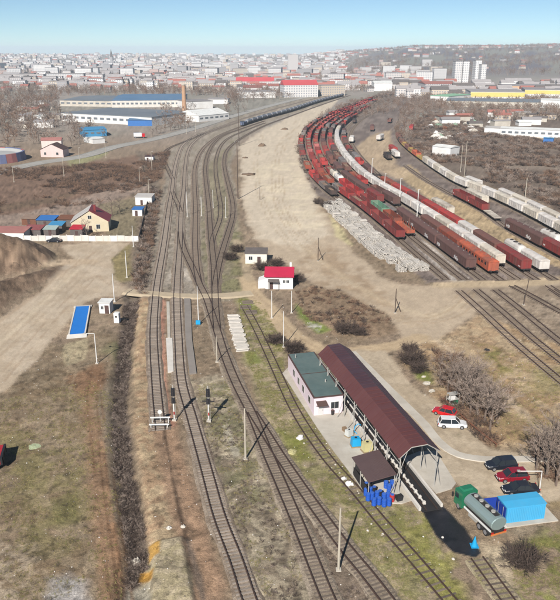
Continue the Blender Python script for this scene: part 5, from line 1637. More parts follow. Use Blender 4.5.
shed('tiny shed with rusty roof behind the red-roofed shed', 58, 226, 5, 4, 2.4, M_slate, M_rust)
shed('flat brown shed behind the blue tarpaulin', 22, 225, 5, 4, 2.2, M_rust, mat('brown_roof', C(150, 128, 112), .9, .2))
flat_hut('white_shed', 'white shed beside the track above the garden', 'shed', G(135.5, 205), R(-4), 6.5, 5, 3.2, M_wht, M_greyr, slope=.4, door=2)
flat_hut('blue_roof_cabin', 'small white cabin with a blue roof in the garden', 'cabin', G(132.5, 216), R(-4), 3.6, 3.4, 2.4, M_wht, M_bluet, slope=.3, door=1)
flat_hut('track_hut', 'tiny dark trackside hut near the road bend', 'hut', G(145, 161.5), R(0), 4.5, 4, 2.6, M_wht, M_edge, slope=.3, door=1)

# ------------------------------------------------------------------ signals, buffer, poles
def banded_post(t, h, r=.09):
    y = 0
    k = 0
    while y < h:
        b = MB(); b.bar((0, 0, y), (0, 0, min(h, y + .55)), r, n=8); b.build('post_band', (M_white, M_redd)[1 if k == 2 else 0], t)
        y += .55; k += 1
def signal(lb, px, py, extra):
    g = G(px, py)
    t = thing('railway_signal', lb, 'signal', (g[0], g[1], 0), R(-4), 'railway signals')
    b = MB(); b.box(-.35, .35, -.35, .35, -.1, .3); b.build('footing', M_concr, t)
    banded_post(t, 3.2)
    b = MB(); b.bar((0, 0, 3.2), (0, 0, 6.4), .08, n=8); b.build('mast', M_frame, t)
    for z0, z1 in ((3.2, 4.15), (4.5, 5.9)):
        b = MB(); b.box(-.32, .32, -.2, .12, z0, z1, .04); hd = b.build('signal_head', M_blk, t)
        for z in np.arange(z0 + .28, z1 - .1, .38):
            b = MB(); b.bar((0, -.34, z), (0, -.2, z), .12, n=10); b.build('lens_hood', M_dark, hd)
    b = MB()
    for x in (-.2, .2): b.bar((x, .3, 0), (x, .18, 5.9), .03, n=4)
    for i in range(14): b.bar((-.2, .28, .3 + i * .4), (.2, .28, .3 + i * .4), .02, n=4)
    b.build('ladder', M_frame, t)
    if extra:
        b = MB(); b.box(-1.0, 1.0, -.1, .1, 3.6, 3.72); b.build('bracket', M_dark, t)
signal('tall light signal with two black heads between the main lines', 174.5, 420.5, False)
signal('tall light signal with a side bracket standing in the grass', 209, 421.5, True)
g = G(160.5, 423.5)
t = thing('track_barrier', 'white barrier beam closing the end of the main line', 'barrier', (g[0], g[1], 0), R(2))
for y, z in ((0, 1.0), (-1.55, .6)):
    b = MB(); b.box(-1.6, 1.6, y - .08, y + .08, z, z + .2); b.build('beam', M_white, t)
    for x in (-1.3, 1.3):
        b = MB(); b.bar((x, y, -.1), (x, y, z), .07); b.build('post', M_white, t)
b = MB(); b.bar((0, 0, .4), (0, 0, 1.9), .05); b.build('disc_post', M_white, t)
b = MB(); b.bar((0, -.04, 2.1), (0, .04, 2.1), .36, n=18); b.build('disc', M_white, t)

M_pole = mat('pole_concrete', C(196, 186, 168), .9, .1, .6)
M_poled = mat('pole_wood', C(96, 82, 72), .9, .15, .8)
M_polew = mat('pole_white', C(236, 234, 228), .7, .06, .6)
def pole(lb, px, py, top, m, r=.16, arm=None, box=None, name='utility_pole', hgt=None, lean=0, strut=False, cross=False):
    g = G(px, py)
    h = hgt or (py - top) / (ppm(py) * math.cos(math.atan2(CAMH, math.hypot(*g))))
    t = thing(name, lb, 'pole', (g[0], g[1], 0), 0, 'poles and masts')
    b = MB(); b.bar((0, 0, -.2), (lean, 0, h), r, r * .65, n=8); b.build('shaft', m, t)
    b = MB(); b.box(-.3, .3, -.3, .3, -.1, .14); b.build('footing', M_concr, t)
    if arm:
        for (dx, dz) in arm:
            b = MB(); b.bar((lean, 0, h + dz), (lean + dx, 0, h + dz), .06, n=5); b.build('arm', m, t)
            b = MB(); b.box(lean + dx - .35, lean + dx + .05, -.14, .14, h + dz - .02, h + dz + .14); b.build('lamp_head', M_frame, t)
    elif cross:
        b = MB(); b.box(lean - .7, lean + .7, -.06, .06, h - .5, h - .38); b.build('crossarm', m, t)
        for x in (-.6, 0.6):
            b = MB(); b.bar((lean + x, 0, h - .38), (lean + x, 0, h - .16), .05, n=6); b.build('insulator', M_wht, t)
    if box:
        b = MB(); b.box(-.55, .45, -.55, -.16, .1, 1.0); b.build('box', box, t)
    if strut:
        b = MB(); b.bar((1.5, .6, -.1), (.05, 0, h * .6), .1, n=6); b.build('strut', m, t)
    return t
pole('concrete pole whose shadow falls across the forked tracks', 245.5, 459, 411, M_pole)
pole('concrete pole between the forked line and the overgrown siding', 338.5, 570, 514, M_pole)
pole('slim pole with a bright blue box at its foot', 198.6, 324, 287, M_polew, .11, box=M_cyan)
pole('slim pole standing where the station tracks merge', 217, 362, 337, M_pole, .11)
pole('white street lamp with an arm beside the blue weighbridge', 97, 363.5, 334, M_polew, .11, arm=[(-1.7, 0)], name='street_lamp')
pole('white pole by the kiosk at the dirt road bend', 114.5, 302, 274, M_polew, .13)
pole('white pole in the grass above the kiosk', 127, 277.5, 251, M_polew, .13)
pole('white pole beside the end of the panel fence', 133.5, 247, 226, M_polew, .13)
pole('white pole just below the crimson-roofed lodge door', 271.8, 318, 291, M_polew, .1)
pole('white pole in the grass beside the crimson-roofed lodge', 291.5, 313, 291, M_polew, .1)
pole('white pole beside the dark bush on the dirt path', 283.5, 347, 312, M_polew, .11)
pole('dark wooden pole with a strut on the sandy ground', 395, 313, 289, M_poled, .13, strut=True)
pole('dark wooden pole at the edge of the sandy field', 318, 261, 238, M_poled, .12, strut=True)
pole('dark leaning pole below the red-ended vans', 523.5, 305, 279, M_poled, .13, lean=.6)
pole('white lamp post beside the three parked cars', 539, 494, 472, M_polew, .08, arm=[(-3.0, 0)], name='street_lamp', hgt=3.6)
pole('tall slim lighting mast at the edge of the sandy field', 238, 199, 144, M_poled, .22, arm=[(.8, 0), (-.8, 0)], name='lighting_mast')
pole('far tall lighting mast beside the tank train', 239, 146, 107, M_poled, .25, arm=[(.9, 0), (-.9, 0)], name='lighting_mast')
pole('small dark lamp on the sandy field by the mast shadow', 260, 200, 188, M_poled, .12, arm=[(-1.0, -.4)], name='street_lamp')
for i, (x, y, t_, lb) in enumerate(((187.3, 217, 192, 'pale post, first of four among the station tracks'), (201.6, 216, 197, 'pale post, second of four among the station tracks'), (213.2, 208, 190, 'pale post, third of four among the station tracks'), (225.8, 218, 197, 'pale post, fourth of four among the station tracks'))):
    pole(lb, x, y, t_, M_polew, .12)
pole('white yard mast in front of the brown coaches', 416.8, 219, 190, M_polew, .16, arm=[(.7, 0)], name='lighting_mast')
pole('white yard mast beside the white vans', 399.3, 206, 179, M_polew, .16, arm=[(.7, 0)], name='lighting_mast')
pole('white yard mast above the bright red wagons', 384.3, 193, 174, M_polew, .16, arm=[(.7, 0)], name='lighting_mast')
pole('white yard mast at the bend of the white vans', 371.5, 179, 159, M_polew, .16, arm=[(.7, 0)], name='lighting_mast')
pole('thin pole beside the orange wagon of the scrub-side row', 460.5, 172, 146, M_pole, .15)
pole('thin pole just behind its twin by the scrub', 464.2, 177, 142, M_pole, .15)
pole('pale pole standing in the scrub behind the boxcars', 525, 198, 178, M_pole, .2)
for i, (x, y, t_) in enumerate(((152, 170, 152), (140, 184, 168), (149, 195, 180), (186.5, 134, 124), (195.5, 131.5, 120.5), (64, 176, 158), (14, 182, 168), (106, 158, 143), (80, 166, 148))):
    pole(f'{ordn(i)} slender lamp post along the far road and line', x, y, t_, M_pole, .13, arm=[(.9, 0)], name='street_lamp')
# grey platform and slabs by the main line
for nm, pts, z, m in (('platform', ((184, 299.5), (190.5, 299.5), (192, 340), (196.5, 374), (189.5, 375), (185.5, 340)), .3, mat('old_asphalt', C(150, 142, 134), .95, .12, .6)),
                      ('walkway', ((166, 339), (172.3, 339), (173.6, 372), (167.8, 373)), .25, M_concw), ('walkway', ((166.5, 302), (169.5, 302), (170.3, 338), (167.5, 338)), .14, M_concr)):
    b = MB(); b.prism([G(*p) for p in pts], -.1, z); o = b.build(nm, m); tag(o, kind='structure')

# ------------------------------------------------------------------ concrete sleeper stacks
M_beam = mat('sleeper_concrete', C(216, 209, 199), .95, .14, 1.0, rnd=.18, dirt=C(176, 166, 150), dirt_amt=.4)
bm_ = MB(); bm_.loft([[(x, -.14, 0), (x, .14, 0), (x, .11, h), (x, -.11, h)] for x, h in ((-1.25, .22), (-.5, .19), (.5, .19), (1.25, .22))])
BEAM = bm_.mesh('beam', M_beam)
def stack(lb, g, rz, nx, nz, group, jit=.12, drop=.25):
    t = thing('sleeper_stack', lb, 'stack', (g[0], g[1], tz(*g)), rz, group)
    for k in range(nz):
        for i in range(nx):
            if random.random() < drop * (k + .4) / nz: continue
            o = link('beam', BEAM, t)
            o.location = (random.uniform(-jit, jit) * 2, (i - nx / 2) * .36 + random.uniform(-.04, .04), k * .235)
            o.rotation_euler = (0, 0, random.uniform(-jit, jit))
sa, sb = G(331, 203), G(412, 273)
sdx, sdy = sb[0] - sa[0], sb[1] - sa[1]
sL = math.hypot(sdx, sdy); sdx /= sL; sdy /= sL
nrow = int(sL / 2.6)
for i in range(nrow):
    for j in range(3):
        if j == 0 and i < 2: continue
        s_ = (i + .5) * 2.6
        off = (j - 1) * 3.0 + random.uniform(-.4, .4) - 1.0 * math.sin(s_ / sL * math.pi) + (1.2 if i > nrow - 6 else 0)
        if i > nrow - 4 and j == 0 and random.random() < .4: continue
        g = (sa[0] + sdx * s_ + sdy * off * -1, sa[1] + sdy * s_ + sdx * off)
        stack('stack of pale concrete sleepers in the long heap beside the sandy field', g, math.atan2(sdy, sdx) + random.uniform(-.12, .12) + math.pi / 2 * (random.random() < .12), 7, random.choice((5, 6, 7, 8)), 'concrete sleeper stacks', .06, .3)
for k, (x, y) in enumerate(((234, 318), (235, 323), (236, 328), (237.5, 333), (239, 338), (240.5, 343), (242, 348))[:7]):
    stack(f'low stack of white sleepers by the overgrown siding, {ordn(k)} of seven', G(x, y), R(4) + random.uniform(-.08, .08), 9, 2, 'white sleepers by the siding', .12, .5)
for k, (x, y) in enumerate(((248, 304), (246, 309), (252, 314))):
    g = G(x, y)
    t = thing('timber_stack', f'dark old timber sleepers lying by the siding end, {ordn(k)} of three', 'stack', (g[0], g[1], 0), R(8), 'old timber sleepers')
    for i in range(5):
        o = link('timber', SL_W, t); o.location = (random.uniform(-.1, .1), i * .5, .1); o.rotation_euler = (0, 0, math.pi / 2 + random.uniform(-.15, .15))

# ------------------------------------------------------------------ bare trees, bushes, scrub
rv = random.Random(5)
def tube(b, pts, rad, n=4):
    for (a, c), (r0, r1) in zip(zip(pts, pts[1:]), zip(rad, rad[1:])):
        b.bar(a, c, r0, r1, n=n, cap=False)
def sliver(b, p, q, w):
    d = (q - p)
    a = d.cross(Vector((rv.uniform(-1, 1), rv.uniform(-1, 1), rv.uniform(-1, 1))))
    if a.length < 1e-6: return
    a = a.normalized() * w
    b.tri(p - a, p + a, q)
def rdir(base, spread):
    v = Vector((rv.gauss(0, 1), rv.gauss(0, 1), rv.gauss(0, 1))).normalized()
    return (base + v * spread).normalized()
def make_tree(h=7.0, limbs=9, subs=6, twigs=7, tw=.02, col=None, up=.55, spread=.75):
    tb, cb = MB(), MB()
    lean = Vector((rv.uniform(-.08, .08), rv.uniform(-.08, .08), 1)).normalized()
    pts = [Vector((0, 0, -.2))]
    for i in range(1, 5):
        pts.append(lean * (h * .72 * i / 4) + Vector((rv.uniform(-.1, .1), rv.uniform(-.1, .1), 0)))
    tube(tb, pts, [h * .022, h * .019, h * .015, h * .010, h * .005], 6)
    for i in range(limbs):
        f = .22 + .78 * i / limbs
        k = min(3, int(f * 4)); fr = f * 4 - k
        p = pts[k].lerp(pts[k + 1], min(1, fr))
        az = i * 2.4 + rv.uniform(-.4, .4)
        d = (Vector((math.cos(az), math.sin(az), up + rv.uniform(0, .5)))).normalized()
        L = h * (.46 - .22 * f) * rv.uniform(.8, 1.2)
        q = [p]
        for s_ in range(3):
            d = rdir(d, .22); d.z = max(d.z, .15)
            q.append(q[-1] + d * L / 3)
        tube(tb, q, [h * .008, h * .006, h * .004, h * .002], 4)
        for j in range(subs):
            g_ = rv.uniform(.25, 1.0) * 3
            kk = min(2, int(g_)); pp = q[kk].lerp(q[kk + 1], g_ - kk)
            dd = rdir(d, spread)
            dd.z = max(dd.z, -.1)
            LL = h * .13 * rv.uniform(.6, 1.3)
            e = pp + dd * LL
            sliver(cb, pp, e, h * .0022 + tw * .3)
            for t_ in range(twigs):
                r0 = pp.lerp(e, rv.uniform(.2, 1))
                sliver(cb, r0, r0 + rdir(dd, .8) * LL * rv.uniform(.35, .8), tw)
    return tb, cb
M_bark = mat('bark_grey_brown', C(128, 112, 100), .95, .2, 1.5)
M_twig = mat('twigs_grey', C(162, 145, 132), .95, .15, 1.0, rnd=.22)
M_twigd = mat('twigs_dark', C(92, 78, 70), .95, .15, 1.0, rnd=.22)
M_twigb = mat('twigs_brown', C(140, 112, 92), .95, .15, 1.0, rnd=.25)
M_gras = mat('dry_grass', C(176, 160, 110), .95, .2, .6, rnd=.3)
M_grag = mat('green_grass', C(140, 140, 82), .95, .2, .6, rnd=.3)
TREES = []
for k in range(4):
    a, c = make_tree(7.0 + k * .6, 12, 8, 9, .018)
    TREES.append((a.mesh('trunk', M_bark), c.mesh('crown', M_twig)))
FARTREES = []
for k in range(4):
    a, c = make_tree(8.0, 9, 6, 6, .085)
    FARTREES.append((a.mesh('trunk', M_bark), c.mesh('crown', M_twig if k % 2 else M_twigb)))
def make_bush(r=1.5, stems=14, tw=10, w=.02, flat=.8):
    b, st = MB(), MB()
    for i in range(stems):
        az = rv.uniform(0, 6.28)
        d = Vector((math.cos(az) * rv.uniform(.15, 1), math.sin(az) * rv.uniform(.15, 1), rv.uniform(.4, 1.1) * flat)).normalized()
        p = Vector((rv.uniform(-.2, .2) * r, rv.uniform(-.2, .2) * r, -.1))
        e = p + d * r * rv.uniform(.7, 1.15)
        m_ = p.lerp(e, .5) + Vector((rv.uniform(-.1, .1), rv.uniform(-.1, .1), .12 * r))
        sliver(st, p, m_, w * 1.6); sliver(st, m_, e, w * 1.3)
        for j in range(tw):
            t_ = rv.uniform(.25, 1)
            q = p.lerp(m_, t_ * 2) if t_ < .5 else m_.lerp(e, t_ * 2 - 1)
            sliver(b, q, q + rdir(d, .9) * r * rv.uniform(.18, .42), w)
    return st, b
BUSH = []
for k in range(4):
    st, b = make_bush(1.6, 16, 16, .018)
    BUSH.append((st.mesh('stem', M_twigd), b.mesh('crown', M_twigd if k < 2 else M_twigb)))
def tree(lb, px, py, hgt, grp, name='bare_tree', set_=None, k=None, cat='tree', base_h=7.5):
    g = G(px, py)
    v = set_[random.randrange(len(set_)) if k is None else k]
    return spawn(name, [('trunk' if cat == 'tree' else 'stem', v[0]), ('crown', v[1])], lb, cat, (g[0], g[1], tz(*g)), random.uniform(0, 6), grp, scale=hgt / base_h)
gt = 'bare trees beside the yard'
for i, (x, y, h) in enumerate(((448, 392, 6), (456, 398, 6.5), (462, 408, 7), (470, 405, 7), (478, 418, 7.5), (484, 424, 7.5), (466, 390, 6), (476, 398, 6), (488, 412, 6), (458, 384, 5), (440, 384, 5), (452, 380, 5.5), (470, 416, 7), (490, 430, 7.5), (474, 388, 6), (496, 420, 6.5))):
    tree(f'bare tree beside the parked red and white cars, {ordn(i)} of sixteen', x, y, h * 1.15, gt, set_=TREES, k=i % 4)
for i, (x, y, h) in enumerate(((536, 470, 6.5), (546, 478, 7), (552, 466, 7), (542, 458, 6), (556, 486, 6.5), (560, 456, 7))):
    tree(f'bare tree beside the lamp post near the black cars, {ordn(i)} of six', x, y, h * 1.25, gt, set_=TREES, k=(i + 1) % 4)
tree('bare tree standing in front of the yellow house', 87, 238, 7, gt, set_=TREES, k=1)
tree('bare tree between the yellow house and the garden', 112, 216, 8, gt, set_=TREES, k=2)
tree('bare tree in the garden beside the cabin', 120, 212, 7, gt, set_=TREES, k=0)
gb_ = 'bushes in the middle ground'
for x, y, h, lb in ((276, 343, 2.3, 'dark bare bush by the dirt path below the lodge'), (293, 352, 2.6, 'dark bare bush at the corner of the pink building'), (344, 333, 2.8, 'dark bush on the bank behind the canopy'), (358, 335, 2.0, 'brown bush beside the dark one behind the canopy'),
                    (411, 364, 3.0, 'dark bush at the drive behind the canopy'), (418, 372, 2.2, 'lower bush beside the dark one on the drive'), (522, 566, 2.6, 'dark purple bush below the blue container'), (409, 352, 2.0, 'top bush of the three on the drive'),
                    (230, 260, 2.6, 'dark bush beside the cream hut'), (237, 252, 2.6, 'dark bush behind the cream hut'), (262, 270, 2.6, 'dark bush between the hut and the lodge'), (276, 266, 2.4, 'dark bush behind the crimson-roofed lodge'), (296, 282, 2.4, 'dark bush at the lodge side wall'),
                    (325, 207, 2.6, 'dark bush at the top of the sleeper heap'), (318, 204, 2.4, 'dark bush where the sandy field meets the yard')):
    n_ = 3 if h > 2.2 else 2
    t = thing('bush', lb, 'bush', (*G(x, y), 0), 0, gb_)
    for q in range(n_ + 4):
        v = BUSH[(q + int(x)) % 2]
        for nm, me in (('stem', v[0]), ('crown', v[1])):
            o = link(nm, me, t); o.location = (random.uniform(-.5, .5) * h * .35, random.uniform(-.5, .5) * h * .35, 0); o.rotation_euler = (0, 0, random.uniform(0, 6)); o.scale = (h / 1.5,) * 3

# geometry-nodes scatter for what nobody could count
def scatter_group():
    ng = bpy.data.node_groups.new('scatter', 'GeometryNodeTree')
    ng.interface.new_socket('Geometry', in_out='INPUT', socket_type='NodeSocketGeometry')
    ng.interface.new_socket('Collection', in_out='INPUT', socket_type='NodeSocketCollection')
    ng.interface.new_socket('Geometry', in_out='OUTPUT', socket_type='NodeSocketGeometry')
    N, L = ng.nodes, ng.links
    gi, go = N.new('NodeGroupInput'), N.new('NodeGroupOutput')
    ci = N.new('GeometryNodeCollectionInfo')
    ci.inputs['Separate Children'].default_value = True
    ci.inputs['Reset Children'].default_value = True
    ip = N.new('GeometryNodeInstanceOnPoints')
    ip.inputs['Pick Instance'].default_value = True
    def attr(nm, ty):
        a = N.new('GeometryNodeInputNamedAttribute'); a.data_type = ty; a.inputs['Name'].default_value = nm
        return a.outputs['Attribute']
    L.new(gi.outputs['Geometry'], ip.inputs['Points'])
    L.new(gi.outputs['Collection'], ci.inputs['Collection'])
    L.new(ci.outputs[0], ip.inputs['Instance'])
    L.new(attr('pick', 'INT'), ip.inputs['Instance Index'])
    L.new(attr('scl', 'FLOAT'), ip.inputs['Scale'])
    L.new(attr('rot', 'FLOAT_VECTOR'), ip.inputs['Rotation'])
    L.new(ip.outputs[0], go.inputs[0])
    return ng, [i.identifier for i in ng.interface.items_tree if i.name == 'Collection'][0]
NG, NGI = scatter_group()
def proto_collection(name, meshes):
    c = bpy.data.collections.new(name)
    for i, me in enumerate(meshes):
        c.objects.link(bpy.data.objects.new(f'{name}_{i:02d}', me))
    return c
def scatter(name, label, pts, scl, coll, ncoll, tilt=0.0):
    n = len(pts)
    me = bpy.data.meshes.new(name)
    me.vertices.add(n); me.vertices.foreach_set('co', np.asarray(pts, float).ravel())
    a = me.attributes.new('scl', 'FLOAT', 'POINT'); a.data.foreach_set('value', np.asarray(scl, float))
    a = me.attributes.new('pick', 'INT', 'POINT'); a.data.foreach_set('value', RNG.integers(0, ncoll, n).astype(np.int32))
    rt = np.zeros((n, 3)); rt[:, 2] = RNG.uniform(0, 6.28, n)
    rt[:, 0] = RNG.uniform(-tilt, tilt, n)
    a = me.attributes.new('rot', 'FLOAT_VECTOR', 'POINT'); a.data.foreach_set('vector', rt.ravel())
    me.update()
    o = link(name, me)
    md = o.modifiers.new('scatter', 'NODES'); md.node_group = NG; md[NGI] = coll
    return tag(o, label, None, None, 'stuff')
def fill(polys, n, keep=None):
    """random ground points inside pixel polygons, even over the ground"""
    out = []
    areas = []
    W_ = [[G(*p) for p in po] for po in polys]
    for w in W_:
        a = np.array(w); x, y = a[:, 0], a[:, 1]
        areas.append(abs(np.dot(x, np.roll(y, 1)) - np.dot(y, np.roll(x, 1))) / 2)
    for w, ar in zip(W_, areas):
        a = np.array(w)
        need = int(n * ar / sum(areas))
        got = np.zeros((0, 2))
        while len(got) < need:
            q = RNG.uniform(a.min(0), a.max(0), (need * 3 + 50, 2))
            q = q[seg_dist(q[:, 0], q[:, 1], w, True) < 0]
            if keep is not None: q = q[keep(q)]
            got = np.vstack([got, q])
        out.append(got[:need])
    g = np.vstack(out)
    return np.c_[g, terrain(g[:, 0], g[:, 1])]
joint = lambda st, b: (b.v.extend(st.v), b.f.extend([tuple(i + len(b.v) - len(st.v) for i in f) for f in st.f]), b.m.extend(st.m), b)[-1]
SCRUB = proto_collection('scrub_proto', [joint(*make_bush(1.8, 14, 12, .035)).mesh('scrub', (M_twigd, M_twig, M_twigb)[k % 3]) for k in range(6)])
SCRUBB = proto_collection('brown_scrub_proto', [joint(*make_bush(1.8, 14, 12, .035, .7)).mesh('scrub', (M_twigb, M_twigb, M_twigd)[k % 3]) for k in range(6)])
WEED = proto_collection('weed_proto', [joint(*make_bush(.75, 12, 10, .012, .7)).mesh('weed', (M_twigd, M_twigd, M_twig)[k % 3]) for k in range(6)])
def tuft(m, n=14, h=.22):
    b = MB()
    for i in range(n):
        p = Vector((rv.uniform(-.16, .16), rv.uniform(-.16, .16), -.02))
        sliver(b, p, p + Vector((rv.uniform(-.14, .14), rv.uniform(-.14, .14), rv.uniform(.4, 1) * h)), .013)
    return b.mesh('tuft', m)
GRASS = proto_collection('grass_proto', [tuft(M_gras) for k in range(3)] + [tuft(M_grag) for k in range(2)])
GREEN = proto_collection('green_grass_proto', [tuft(M_grag) for k in range(4)] + [tuft(M_gras) for k in range(1)])
FTREE = proto_collection('far_tree_proto', [])
for k, (a, c) in enumerate(FARTREES):
    bm2 = bmesh.new(); bm2.from_mesh(a); bm2.from_mesh(c); me = bpy.data.meshes.new('far_tree'); bm2.to_mesh(me); bm2.free()
    me.materials.append(c.materials[0]); FTREE.objects.link(bpy.data.objects.new(f'far_tree_proto_{k}', me))

clump = lambda sc_, th_, sd: (lambda q: fbm(q[:, 0] / sc_, q[:, 1] / sc_, sd, 3) > th_)
p_ = fill([[(124, 300), (140, 296), (134, 335), (128, 380), (125, 420), (133, 480), (147, 545), (146, 585), (128, 585), (126, 545), (115, 480), (112, 420), (114, 380), (120, 335)]], 2300, clump(2.5, .37, 33))
scatter('ditch_brush', 'dark leafless brush filling the ditch beside the brown track bed', p_, RNG.uniform(.4, 1.0, len(p_)) * (.6 + .9 * fbm(p_[:, 0] / 3.5, p_[:, 1] / 3.5, 44, 2)), WEED, 6)
p_ = fill([[(136, 300), (130, 290), (140, 236), (152, 188), (160, 192), (153, 240), (146, 296)]], 330)
scatter('lineside_brush', 'leafless brush between the garden fence and the main line', p_, RNG.uniform(.5, 1.1, len(p_)), SCRUB, 6)
p_ = fill([[(-60, 170), (60, 168), (120, 160), (170, 152), (160, 180), (100, 203), (-60, 222)]], 2000, clump(16, .46, 3))
scatter('brown_scrub', 'brown leafless scrub between the road and the ploughed strip', p_, RNG.uniform(.5, 1.15, len(p_)), SCRUBB, 6)
p_ = fill([[(408, 148), (412, 124), (430, 112), (470, 124), (500, 136), (640, 146), (640, 250), (566, 212), (520, 192), (450, 171)]], 7500, clump(18, .40, 9))
scatter('grey_scrub', 'grey leafless scrub beyond the far white boxcars', p_, RNG.uniform(.6, 1.4, len(p_)), SCRUB, 6)
p_ = fill([[(296, 292), (312, 287), (345, 292), (388, 316), (398, 332), (372, 338), (340, 330), (305, 320)]], 260, clump(5, .45, 4))
scatter('bank_scrub', 'low brown brush on the bank behind the canopy', p_, RNG.uniform(.2, .6, len(p_)), SCRUBB, 6)
p_ = fill([[(300, 168), (297, 145), (306, 128), (318, 118), (350, 103), (400, 90), (404, 92), (352, 108), (322, 122), (311, 133), (305, 148), (306, 168), (318, 196)]], 420)
scatter('yard_edge_scrub', 'grey leafless scrub between the sandy field and the red wagons', p_, RNG.uniform(.7, 1.5, len(p_)), SCRUB, 6)
p_ = fill([[(299, 172), (296, 146), (305, 128), (318, 117), (350, 102), (404, 88), (404, 90), (352, 105), (322, 120), (310, 131), (303, 148), (305, 172)]], 170)
scatter('yard_edge_trees', 'grey leafless saplings along the outer red wagons', p_, RNG.uniform(.35, .75, len(p_)), FTREE, 4)
p_ = fill([[(404, 120), (412, 104), (436, 94), (470, 90), (560, 100), (640, 104), (640, 120), (470, 122), (430, 112)]], 2200)
scatter('far_woodland', 'leafless wood between the goods yard and the yellow halls', p_, RNG.uniform(.5, 1.1, len(p_)), FTREE, 4)
p_ = fill([[(404, 150), (394, 136), (396, 118), (408, 104), (440, 92), (480, 94), (440, 108), (424, 118), (418, 140)], [(352, 112), (376, 104), (410, 94), (430, 92), (402, 108), (388, 116), (372, 118), (356, 118)]], 700)
scatter('yard_woods', 'grey leafless trees between the two curves of the goods yard', p_, RNG.uniform(.4, .85, len(p_)), FTREE, 4)
p_ = fill([[(440, 398), (462, 404), (500, 444), (486, 446), (446, 412)], [(434, 352), (462, 356), (490, 384), (504, 412), (494, 432), (466, 410), (440, 384)], [(530, 440), (570, 440), (570, 490), (540, 478)]], 420)
scatter('tree_undergrowth', 'brown undergrowth at the foot of the bare trees', p_, RNG.uniform(.3, .75, len(p_)), SCRUBB, 6)
p_ = fill([[(198, 385), (232, 380), (262, 440), (300, 530), (322, 600), (268, 605), (232, 520), (208, 450)], [(300, 500), (330, 520), (372, 600), (338, 612), (310, 540)]], 1100, clump(3, .47, 6))
scatter('dry_weeds', 'dry grey weeds between the two lines', p_, RNG.uniform(.2, .55, len(p_)), WEED, 6)
p_ = fill([[(0, 400), (90, 380), (118, 400), (122, 600), (0, 600)]], 380, clump(4, .5, 16))
scatter('field_weeds', 'dry weeds scattered over the lower field', p_, RNG.uniform(.12, .35, len(p_)), WEED, 6)
p_ = fill([[(0, 400), (90, 380), (118, 400), (122, 600), (0, 600)], [(198, 385), (232, 380), (262, 440), (300, 530), (322, 600), (268, 605), (232, 520), (208, 450)], [(430, 360), (560, 350), (560, 440), (500, 440)]], 9000, clump(2.4, .48, 6))
scatter('dry_grass', 'short dry grass on the open ground', p_, RNG.uniform(.5, 1.1, len(p_)), GRASS, 5)
p_ = fill([[(238, 298), (262, 302), (284, 345), (284, 372), (312, 418), (362, 494), (424, 514), (470, 610), (405, 608), (350, 545), (305, 470), (266, 410), (244, 350)], [(512, 545), (575, 530), (580, 610), (515, 605)]], 14000, clump(2.0, .45, 12))
scatter('green_grass', 'patchy green grass beside the sidings', p_, RNG.uniform(.5, 1.15, len(p_)), GREEN, 5)
# litter and stones
def stone(m):
    b = MB(); r = rv.uniform(.07, .16)
    b.loft([[(r * k * math.cos(j * 1.047) * rv.uniform(.7, 1.3), r * k * math.sin(j * 1.047) * rv.uniform(.7, 1.3), r * z) for j in range(6)] for k, z in ((1, 0), (.9, .5), (.4, .9))])
    return b.mesh('stone', m)
LIT = proto_collection('litter_proto', [stone(M_concw), stone(M_wht), stone(M_concr), stone(M_concr), stone(M_slate), stone(M_rust)])
p_ = fill([[(0, 360), (110, 350), (122, 600), (0, 600)], [(130, 300), (340, 300), (470, 610), (130, 610)], [(400, 340), (560, 330), (560, 450), (470, 440)], [(480, 540), (560, 530), (560, 610), (500, 610)], [(290, 290), (400, 320), (340, 336)]], 1300)
scatter('litter', 'scattered stones and pale litter on the bare ground', p_, RNG.uniform(.2, .65, len(p_)), LIT, 6)
p_ = fill([[(300, 440), (345, 470), (430, 500), (470, 600), (420, 590), (340, 500)], [(408, 376), (432, 384), (436, 400), (414, 392)], [(306, 322), (324, 326), (320, 332), (304, 328)], [(436, 126), (500, 124), (500, 136), (440, 140)]], 420)
scatter('rubbish', 'pale rubbish thrown along the edges', p_, RNG.uniform(.5, 1.5, len(p_)), LIT, 3)

# single far trees one can make out
ga = 'bare trees around the industrial halls'
cnt = 0
for poly, n_ in (([(0, 150), (60, 150), (120, 140), (90, 128), (60, 120), (0, 118)], 46), ([(150, 138), (198, 126), (200, 118), (168, 118), (150, 128)], 40), ([(0, 118), (60, 112), (58, 98), (0, 96)], 40), ([(225, 116), (250, 112), (250, 96), (226, 98)], 26), ([(232, 104), (280, 100), (280, 96), (232, 96)], 24), ([(60, 128), (82, 130), (70, 118), (56, 118)], 8), ([(150, 118), (200, 112), (200, 106), (150, 110)], 14)):
    for x, y, z in fill([poly], n_):
        v = FARTREES[cnt % 4]
        spawn('bare_tree', [('trunk', v[0]), ('crown', v[1])], 'grey leafless tree among the industrial halls beyond the road', 'tree', (x, y, z), random.uniform(0, 6), ga, scale=random.uniform(.7, 1.5))
        cnt += 1
p_ = fill([[(-80, 150), (0, 150), (60, 140), (60, 96), (-80, 96)][:0] or [(-80, 150), (0, 148), (58, 132), (58, 98), (-80, 96)], [(0, 96), (180, 96), (280, 100), (330, 92), (280, 86), (0, 84)], [(340, 94), (420, 88), (430, 80), (340, 84)]], 2700)
scatter('town_trees', 'grey leafless trees blending together before the town', p_, RNG.uniform(.7, 1.4, len(p_)), FTREE, 4)
az_ = RNG.uniform(300, 640, 5200); D_ = RNG.uniform(1650, 4300, 5200)
kx, ky = (az_ - 280) / 753.0 * D_, D_
ok_ = (fbm(kx / 160, ky / 160, 55, 3) > .43) & ((az_ > 345) | (D_ > 2600))
p_ = np.c_[kx, ky, terrain(kx, ky)][ok_]
